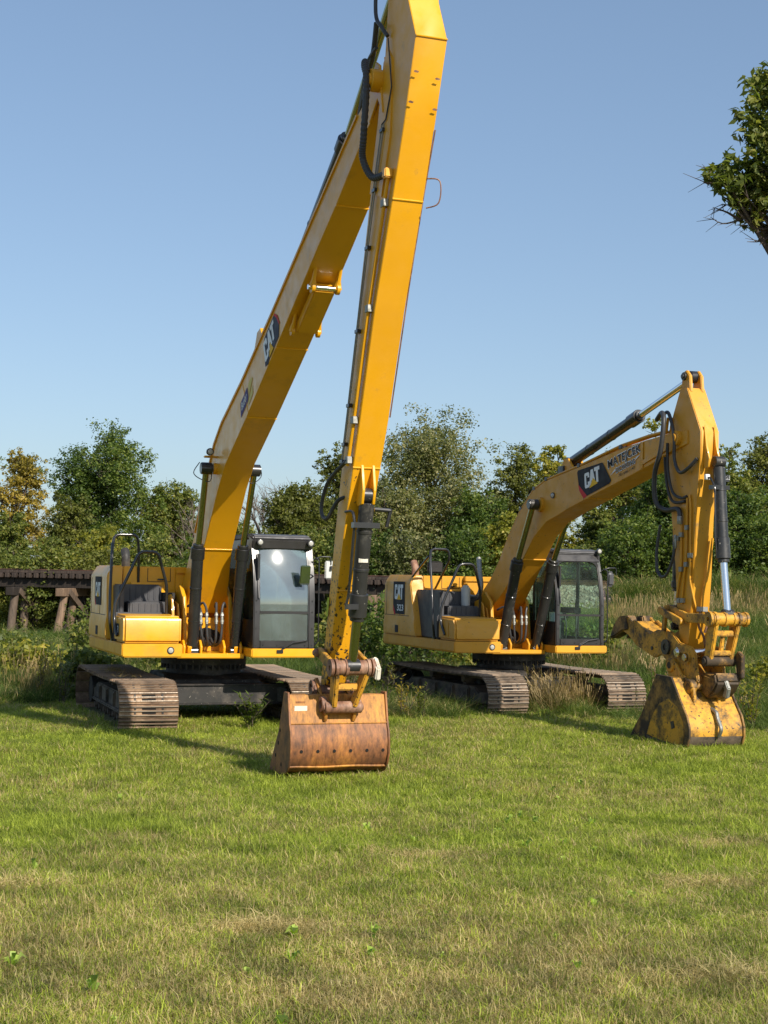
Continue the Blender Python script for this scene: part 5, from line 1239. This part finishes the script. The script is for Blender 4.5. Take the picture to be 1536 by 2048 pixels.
# ---------------------------------------------------------------- trees
def tree(x, y, top, width, kind, label, seed, group='trees behind the railway', leaves=8000, base=None, leafsize=.20, trunk_r=.18, low=.12, lobes=None, cat='tree', dens=1.0, leafmat=None, elong=1.0, name='tree', wispy=.0):
    r = np.random.RandomState(seed); z0 = T(x, y) if base is None else base
    root = thing(name, label, cat, (x, y, z0), 0, group)
    H = top - z0
    if lobes is None:
        lobes = []; n = 34
        for i in range(n):
            t = r.uniform(0, 1); zz = H * (low + .06 + (1 - low - .16) * t)
            env = width / 2 * math.sin(math.pi * min(1, (.28 + .72 * (zz / H)) ** 1.15)) ** .6 if zz / H > .45 else width / 2 * (.72 + .28 * zz / H / .45)
            a = r.uniform(0, 6.283); q_ = env * math.sqrt(r.uniform(.0, 1)) * .74; rl = width * r.uniform(.15, .26)
            lobes.append((q_ * math.cos(a), q_ * math.sin(a) * .8, min(zz, H - rl * .7), rl))
        lobes.append((r.uniform(-.1, .1) * width, 0, H - width * .13, width * .14))
    # wood
    g = G(); pts = [Vector((0, 0, -.2))]; 
    for t in (.15, .3, .5, .7, .88): pts.append(Vector((r.normal(0, .03) * H, r.normal(0, .03) * H, H * t)))
    g.tube(pts, [trunk_r * f for f in (1.25, 1, .8, .55, .3, .1)], 9)
    for (lx, ly, lz, lr) in lobes:
        t = max(.12, min(.75, (lz - .35 * math.hypot(lx, ly)) / H * .8)); k_ = t * H
        st_ = Vector((0, 0, k_)); 
        for i in range(len(pts) - 1):
            if pts[i].z <= k_ <= pts[i + 1].z: st_ = pts[i].lerp(pts[i + 1], (k_ - pts[i].z) / (pts[i + 1].z - pts[i].z))
        e = Vector((lx, ly, lz)); md_ = st_.lerp(e, .5) + Vector((r.normal(0, .1), r.normal(0, .1), -.06 * (e - st_).length))
        g.tube([st_, md_, e], [trunk_r * .38, trunk_r * .24, trunk_r * .06], 6)
        for j in range(4):
            e2 = e + Vector(r.normal(0, 1, 3)).normalized() * lr * 1.1; g.tube([md_.lerp(e, .6), e2], [trunk_r * .12, trunk_r * .02], 4)
    build(g, 'trunk', M['bark'] if kind != 'dead' else M['deadwood'], root, smooth=60)
    if leaves:
        L = np.array(lobes); vol = L[:, 3] ** 2.0; pr = vol / vol.sum(); n = int(leaves * dens); idx = r.choice(len(L), n, p=pr)
        d = r.normal(0, 1, (n, 3)); d /= np.linalg.norm(d, axis=1)[:, None]
        # each lobe is broken into small sprays
        ns = 26; sp = r.normal(0, 1, (len(L), ns, 3)); sp /= np.linalg.norm(sp, axis=2)[:, :, None]; sp *= r.uniform(.35, 1.12 + wispy, (len(L), ns, 1))
        ctr = sp[idx, r.randint(0, ns, n)]
        c = L[idx, :3] + (ctr + d * r.uniform(.05, .34, (n, 1)) * np.array([1, 1, .7 + wispy])) * L[idx, 3:4]
        nrm = d * .6 + np.array([0, 0, .5]) + r.normal(0, .45, (n, 3)); nrm /= np.linalg.norm(nrm, axis=1)[:, None]
        u = np.cross(nrm, r.normal(0, 1, (n, 3))); u /= np.linalg.norm(u, axis=1)[:, None]; v = np.cross(nrm, u)
        s = leafsize * r.uniform(.6, 1.25, (n, 1)); a_ = u * s * .5 * elong; b_ = v * s * .30
        V = np.stack([c - a_, c - b_ + nrm * s * .08, c + a_ - nrm * s * .1, c + b_ + nrm * s * .08], 1).reshape(-1, 3)
        lobe_t = r.uniform(-.22, .22, len(L))[idx]; tone = np.clip(r.uniform(.15, .85, n) + lobe_t, 0, 1)
        me = raw_mesh('crown', V, 4, LEAF[leafmat or kind], {'tone': np.repeat(tone, 4)})
        o = bpy.data.objects.new('crown', me); link(o, root)
    return root
def pxt(px, py, D): return (px - 768) / 3000 * D, CAM_H + (1155 + .0192 * (px - 768) - py) / 3000 * D
TR = [  # px centre, px top, px width, depth, kind, label
 (28, 893, 130, 78, 'gold', 'golden-leaved autumn tree at the far left above the trestle'),
 (222, 862, 215, 82, 'dark', 'tall dark green round-headed tree left of the long-reach excavator'),
 (135, 985, 120, 74, 'olive', 'olive-green tree below the tall dark tree, right of the golden one'),
 (340, 968, 130, 84, 'mid', 'thin-crowned green tree just right of the tall dark tree'),
 (215, 1050, 150, 69, 'bright', 'low yellow-green tree in front of the tall dark tree, over the trestle'),
 (30, 1030, 120, 70, 'mid', 'low green tree under the golden tree at the left edge'),
 (455, 1040, 130, 76, 'mid', 'low green tree seen between the left lift cylinder and the cab'),
 (678, 893, 105, 84, 'olive', 'narrow olive-green tree directly left of the leaning stick'),
 (600, 965, 150, 77, 'olive', 'bushy olive tree above the near excavator cab'),
 (862, 846, 245, 75, 'silver', 'big feathery grey-green tree right of the leaning stick'),
 (765, 950, 150, 71, 'silver', 'grey-green tree behind the lower half of the leaning stick'),
 (1035, 890, 130, 84, 'olive', 'olive tree right of the big feathery tree'),
 (1110, 886, 105, 78, 'bright', 'bright yellow-green tree behind the far excavator boom'),
 (965, 985, 165, 72, 'dark', 'dark green tree above the far excavator engine hood'),
 (1015, 1035, 125, 67, 'bright', 'low bright green tree just left of the far excavator boom foot'),
 (1318, 832, 110, 82, 'bright', 'light green treetop showing above the far boom stick cylinder'),
 (1245, 900, 150, 80, 'mid', 'mid-green tree beneath the lettered boom'),
 (1455, 888, 120, 74, 'mid', 'green tree right of the far excavator stick'),
 (1545, 868, 150, 77, 'olive', 'olive-topped tree at the right edge behind the bank'),
 (1330, 950, 190, 68, 'dark', 'dark dense tree between the far cab and its stick'),
 (1490, 985, 210, 68, 'dark', 'dark dense tree at the right edge just behind the railway bank'),
 (1205, 1010, 95, 72, 'mid', 'small green tree behind the far excavator cab roof'),
 (-120, 900, 220, 80, 'mid', 'wide green tree beyond the left edge of the view'),
 (1700, 880, 230, 76, 'dark', 'dark green tree beyond the right edge of the view')]
for i, (px, py, w, D, kind, lb) in enumerate(TR):
    X, Zt = pxt(px, py, D)
    tree(X, D, Zt, w * 1.25 / 3000 * D, kind, lb, 100 + i, leaves=44000 if w > 180 else 27000, leafsize=.165 if kind != 'silver' else .15, wispy=.16 if kind == 'silver' else .05, dens=.8 if kind in ('gold',) or 'thin' in lb else 1)
# bushes under the trees
UB = [(-40, 1085, 200, 67, 'mid'), (85, 1075, 190, 66, 'mid'), (190, 1095, 170, 67, 'olive'), (300, 1070, 180, 68, 'mid'), (400, 1080, 170, 69, 'dark'), (510, 1060, 180, 70, 'olive'), (620, 1050, 190, 69, 'mid'), (730, 1040, 190, 68, 'dark'),
      (830, 1050, 200, 67, 'silver'), (930, 1060, 200, 66, 'dark'), (1050, 1070, 190, 68, 'mid'), (1180, 1085, 130, 70, 'mid'), (1270, 1040, 190, 66, 'dark'), (1400, 1030, 200, 65, 'dark'), (1530, 1040, 200, 65, 'dark'), (1650, 1040, 200, 66, 'mid')]
where = ['at the far left edge', 'below the golden tree', 'under the tall dark tree', 'behind the handrails of the near excavator', 'behind the near boom foot', 'above the near cab roof', 'between the near cab and the leaning stick', 'behind the lower stick',
         'left of the far excavator hood', 'behind the far excavator hood', 'behind the far boom foot', 'behind the far cab, beside the sky gap', 'right of the far cab', 'behind the far stick', 'at the right edge above the bank', 'beyond the right edge']
for i, ((px, py, w, D, kind), wh) in enumerate(zip(UB, where)):
    X, Zt = pxt(px, py, D)
    tree(X, D, Zt, w / 3000 * D, kind, '%s leafy bush along the railway, %s' % ({'mid': 'mid-green', 'olive': 'olive', 'dark': 'dark green', 'silver': 'grey-green'}[kind], wh), 300 + i, 'bushes along the railway', leaves=13000, low=.0, trunk_r=.07, cat='bush', name='bush', leafsize=.15)
# bare dead trees
def dead(px, py, w, D, seed, lb):
    r = random.Random(seed); X, Zt = pxt(px, py, D); z0 = T(X, D); H = Zt - z0; W = w / 3000 * D
    root = thing('dead_tree', lb, 'tree', (X, D, z0), 0, 'trees behind the railway'); g = G()
    def grow(p, d, L, rad, lev):
        mid = p + d * L * .5 + Vector((r.uniform(-1, 1), r.uniform(-1, 1), r.uniform(-.5, 1))) * L * .06; e = p + d * L
        g.tube([p, mid, e], [rad, rad * .8, rad * .6], 5 if lev else 8)
        if lev >= 5: return
        for k in range(3 if lev < 4 else 2):
            a = r.uniform(.3, .85); ax = Vector((r.uniform(-1, 1), r.uniform(-1, 1), r.uniform(-.3, .5))).normalized()
            nd = (d + ax * a).normalized(); grow(p.lerp(e, r.uniform(.55, 1)), nd, L * r.uniform(.5, .72), rad * .52, lev + 1)
    grow(Vector((0, 0, -.2)), Vector((0, 0, 1)), H * .42, .13, 0)
    for k in range(5): grow(Vector((0, 0, H * r.uniform(.3, .5))), Vector((r.uniform(-1, 1), r.uniform(-.5, .5), 1.3)).normalized(), H * r.uniform(.2, .28), .06, 2)
    build(g, 'branches', M['deadwood'], root, smooth=60)
dead(585, 905, 150, 79, 1, 'bare grey dead tree behind the near boom, right of the lift cylinders')
dead(525, 950, 120, 81, 5, 'smaller bare dead tree close to the near boom edge')
dead(392, 985, 90, 80, 9, 'bare twiggy treetop left of the near lift cylinder')
# near tree whose boughs reach in from the right
def npt(px, py, dy=0): D = 27 + dy; return ((px - 768) / 3000 * D, D, CAM_H + (1165 - py) / 3000 * D)
NT = Vector((9.3, 28.0, T(9.3, 28)))
lob = []
for px, py, dy, r_l in ((1532, 172, .2, .22), (1548, 150, 0, .3), (1562, 205, 0, .50), (1528, 262, .4, .34), (1560, 300, -.3, .42), (1512, 318, 0, .28), (1476, 348, .3, .36), (1440, 345, 0, .22), (1535, 372, .3, .42), (1500, 388, 0, .30), (1560, 420, .2, .36), (1545, 460, .6, .22), (1600, 250, .8, .7), (1640, 350, 0, .8), (1620, 150, .3, .6), (1460, 372, -.2, .2)):
    p = Vector(npt(px, py, dy)) - NT; lob.append((p.x, p.y, p.z, r_l * 1.18))
for k in range(16):
    a = rnd.uniform(0, 6.28); q_ = rnd.uniform(.4, 2.4); lob.append((.9 + math.cos(a) * q_, math.sin(a) * q_, rnd.uniform(9.2, 11.6), rnd.uniform(.6, .95)))
nt = tree(NT.x, NT.y, NT.z + 12.2, 6, 'dark', 'large dark-leaved tree whose boughs hang in at the upper right', 501, None, leaves=38000, leafsize=.13, trunk_r=.3, lobes=lob, elong=1.5, leafmat='mid', name='overhanging_tree', wispy=.4)
g = G()
q = random.Random(8)
for pts in ([(1600, 330), (1540, 352), (1480, 350), (1440, 352), (1410, 330)], [(1600, 400), (1530, 412), (1475, 430), (1440, 438), (1416, 425)], [(1600, 420), (1545, 455), (1520, 472), (1490, 474)], [(1560, 440), (1520, 448), (1500, 440), (1488, 432)], [(1480, 350), (1430, 345), (1400, 322)], [(1500, 425), (1470, 405), (1440, 398)], [(1475, 430), (1450, 415), (1420, 405)], [(1440, 352), (1410, 356), (1398, 352)]):
    P3 = [Vector(npt(a, b, .1)) - NT for a, b in pts]; n_ = len(P3); g.tube(smoothpath(P3, 3), [.035 - .030 * i / (3 * (n_ - 1)) for i in range(3 * (n_ - 1) + 1)], 5)
    for k in range(7):
        i = q.randrange(1, n_); p = P3[i - 1].lerp(P3[i], q.random()); e = p + Vector((q.uniform(-.35, .05), q.uniform(-.2, .2), q.uniform(-.22, .22))); g.tube([p, e], [.008, .003], 4)
build(g, 'twigs', M['bark'], nt)
# ---------------------------------------------------------------- foreground weeds and shrubs
def stalk_plant(x, y, h, n, lb, seed, mt='olive', spread=.5, leaf=.11, name='weed_plant', dry=False):
    r = random.Random(seed); root = thing(name, lb, 'plant', (x, y, T(x, y)), 0, 'weeds standing round the machines'); g = G(); V = []; tone = []
    for k in range(n):
        a = r.uniform(0, 6.28); e = Vector((math.cos(a) * spread * r.uniform(.2, 1) * h * .6, math.sin(a) * spread * h * .5 * r.uniform(.2, 1), h * r.uniform(.6, 1.05))); b = Vector((r.uniform(-.05, .05), r.uniform(-.05, .05), 0)); md_ = b.lerp(e, .5) + Vector((0, 0, h * .07))
        g.tube([b, md_, e], [.006, .005, .002], 5)
        for j in range(34):
            t = r.uniform(.15, 1); p = b.lerp(md_, t * 2) if t < .5 else md_.lerp(e, t * 2 - 1); aa = r.uniform(0, 6.28); d = Vector((math.cos(aa), math.sin(aa), r.uniform(.1, .8))).normalized(); w = Vector((-d.y, d.x, 0)) * leaf * .14; L = leaf * r.uniform(.5, 1.2)
            V += [p, p + d * L * .5 + w, p + d * L, p + d * L * .5 - w]; tone += [r.random()] * 4
    build(g, 'stem', M['timber' if dry else 'bark'], root)
    me = raw_mesh('leaves', np.array([tuple(v) for v in V]), 4, LEAF[mt] if not dry else M['drytall'], {'tone': tone, 'pick': [0.5] * len(tone)}); link(bpy.data.objects.new('leaves', me), root)
stalk_plant(.05, 24.0, 1.05, 7, 'tall thin weed with drying seed heads right of the rusty bucket', 1, 'olive', .55)
stalk_plant(.38, 24.3, .85, 6, 'reddish dry weed beside the left track of the far excavator', 2, 'gold', .6)
stalk_plant(-.25, 24.2, .8, 7, 'green weed just behind the right corner of the rusty bucket', 3, 'mid', .6)
stalk_plant(.7, 24.7, .6, 6, 'short green weed at the front of the far left track', 4, 'mid', .6)
stalk_plant(-1.9, 22.2, .55, 9, 'leafy dark weed under the near excavator belly beside its right track', 5, 'dark', .9, .13)
stalk_plant(-5.5, 26.0, 1.0, 9, 'leafy green weed left of the near left track', 6, 'mid', .7, .11)
stalk_plant(-6.0, 26.4, 1.1, 6, 'straw-yellow upright weed in the long grass at the left', 7, 'gold', .4)
stalk_plant(5.9, 23.9, 1.0, 9, 'pale-leaved weed at the right edge behind the muddy bucket', 8, 'bright', .7, .13)
stalk_plant(4.35, 23.4, 1.1, 8, 'bundle of dry stalks behind the thumb of the far excavator', 9, 'gold', .5, dry=True)
stalk_plant(-6.9, 34, 1.6, 9, 'big leafy weed below the trestle near the left edge', 10, 'mid', .8, .12)
stalk_plant(-5.2, 33.5, 1.7, 12, 'leafy shrub growing beside the counterweight of the near excavator', 11, 'mid', .8, .12)
for i, (x, y, t_, w, kd, lb) in enumerate(((-6.3, 34.0, 1.5, 2.4, 'mid', 'rounded green shrub behind the near left track'), (-4.1, 31.5, 1.1, 2.6, 'mid', 'low green shrub beneath the near counterweight'), (.6, 34, 1.9, 3.0, 'dark', 'dark green shrub in the gap between the two excavators'), (2.3, 35, .95, 3.4, 'bright', 'bright green shrub behind the far left track'), (-.7, 36, 1.5, 2.4, 'mid', 'green shrub behind the lower part of the leaning stick'), (-6.9, 29.5, .75, 1.9, 'bright', 'low leafy weed thicket at the left edge before the trestle'), (-5.3, 27.6, .85, 1.5, 'mid', 'leafy weed thicket touching the rear of the near left track'), (-9.4, 38, .6, 2.6, 'mid', 'green scrub below the trestle at the far left'), (7.6, 28.5, .8, 1.6, 'bright', 'pale green scrub at the right edge on the bank'), (5.0, 36, 1.2, 2.2, 'mid', 'green scrub on the bank behind the thumb'))):
    tree(x, y, t_, w, kd, lb, 600 + i, 'shrubs behind the machines', leaves=3500, low=0, trunk_r=.04, cat='shrub', name='shrub', leafsize=.12)
# torn plants lying on the near left track
g = G(); q = random.Random(3); V = []; tone = []
a_ = R(PA['uc_yaw'] - 90); Xv = Vector((math.cos(a_), math.sin(a_), 0)); Yv = Vector((-Xv.y, Xv.x, 0)); c0 = Vector((-2.86, 24.25, .745)) - Yv * (PA['gauge'] / 2)
for k in range(240):
    if k < 170: c = c0 + Xv * q.gauss(.2, .16) + Yv * q.gauss(-.18, .10)
    else: c = c0 + Xv * q.uniform(.8, 1.75) + Yv * q.gauss(-.2, .12)
    a = q.uniform(0, 6.28); d = Vector((math.cos(a), math.sin(a), q.uniform(0, .5))) * q.uniform(.05, .14); w = Vector((-d.y, d.x, 0)).normalized() * .006; c = c + Vector((0, 0, q.uniform(0, .05)))
    V += [c - w, c + w, c + d + w * .3, c + d - w * .3]; tone += [q.uniform(.4, 1)] * 4
me = raw_mesh('grass_clippings', np.array([tuple(v) for v in V]), 4, M['drytall'], {'tone': tone, 'pick': [q.random() for _ in tone]}); o = bpy.data.objects.new('grass_clippings', me); link(o); o['kind'] = 'stuff'; o['label'] = 'dry yellow plant scraps lying on the near left track'
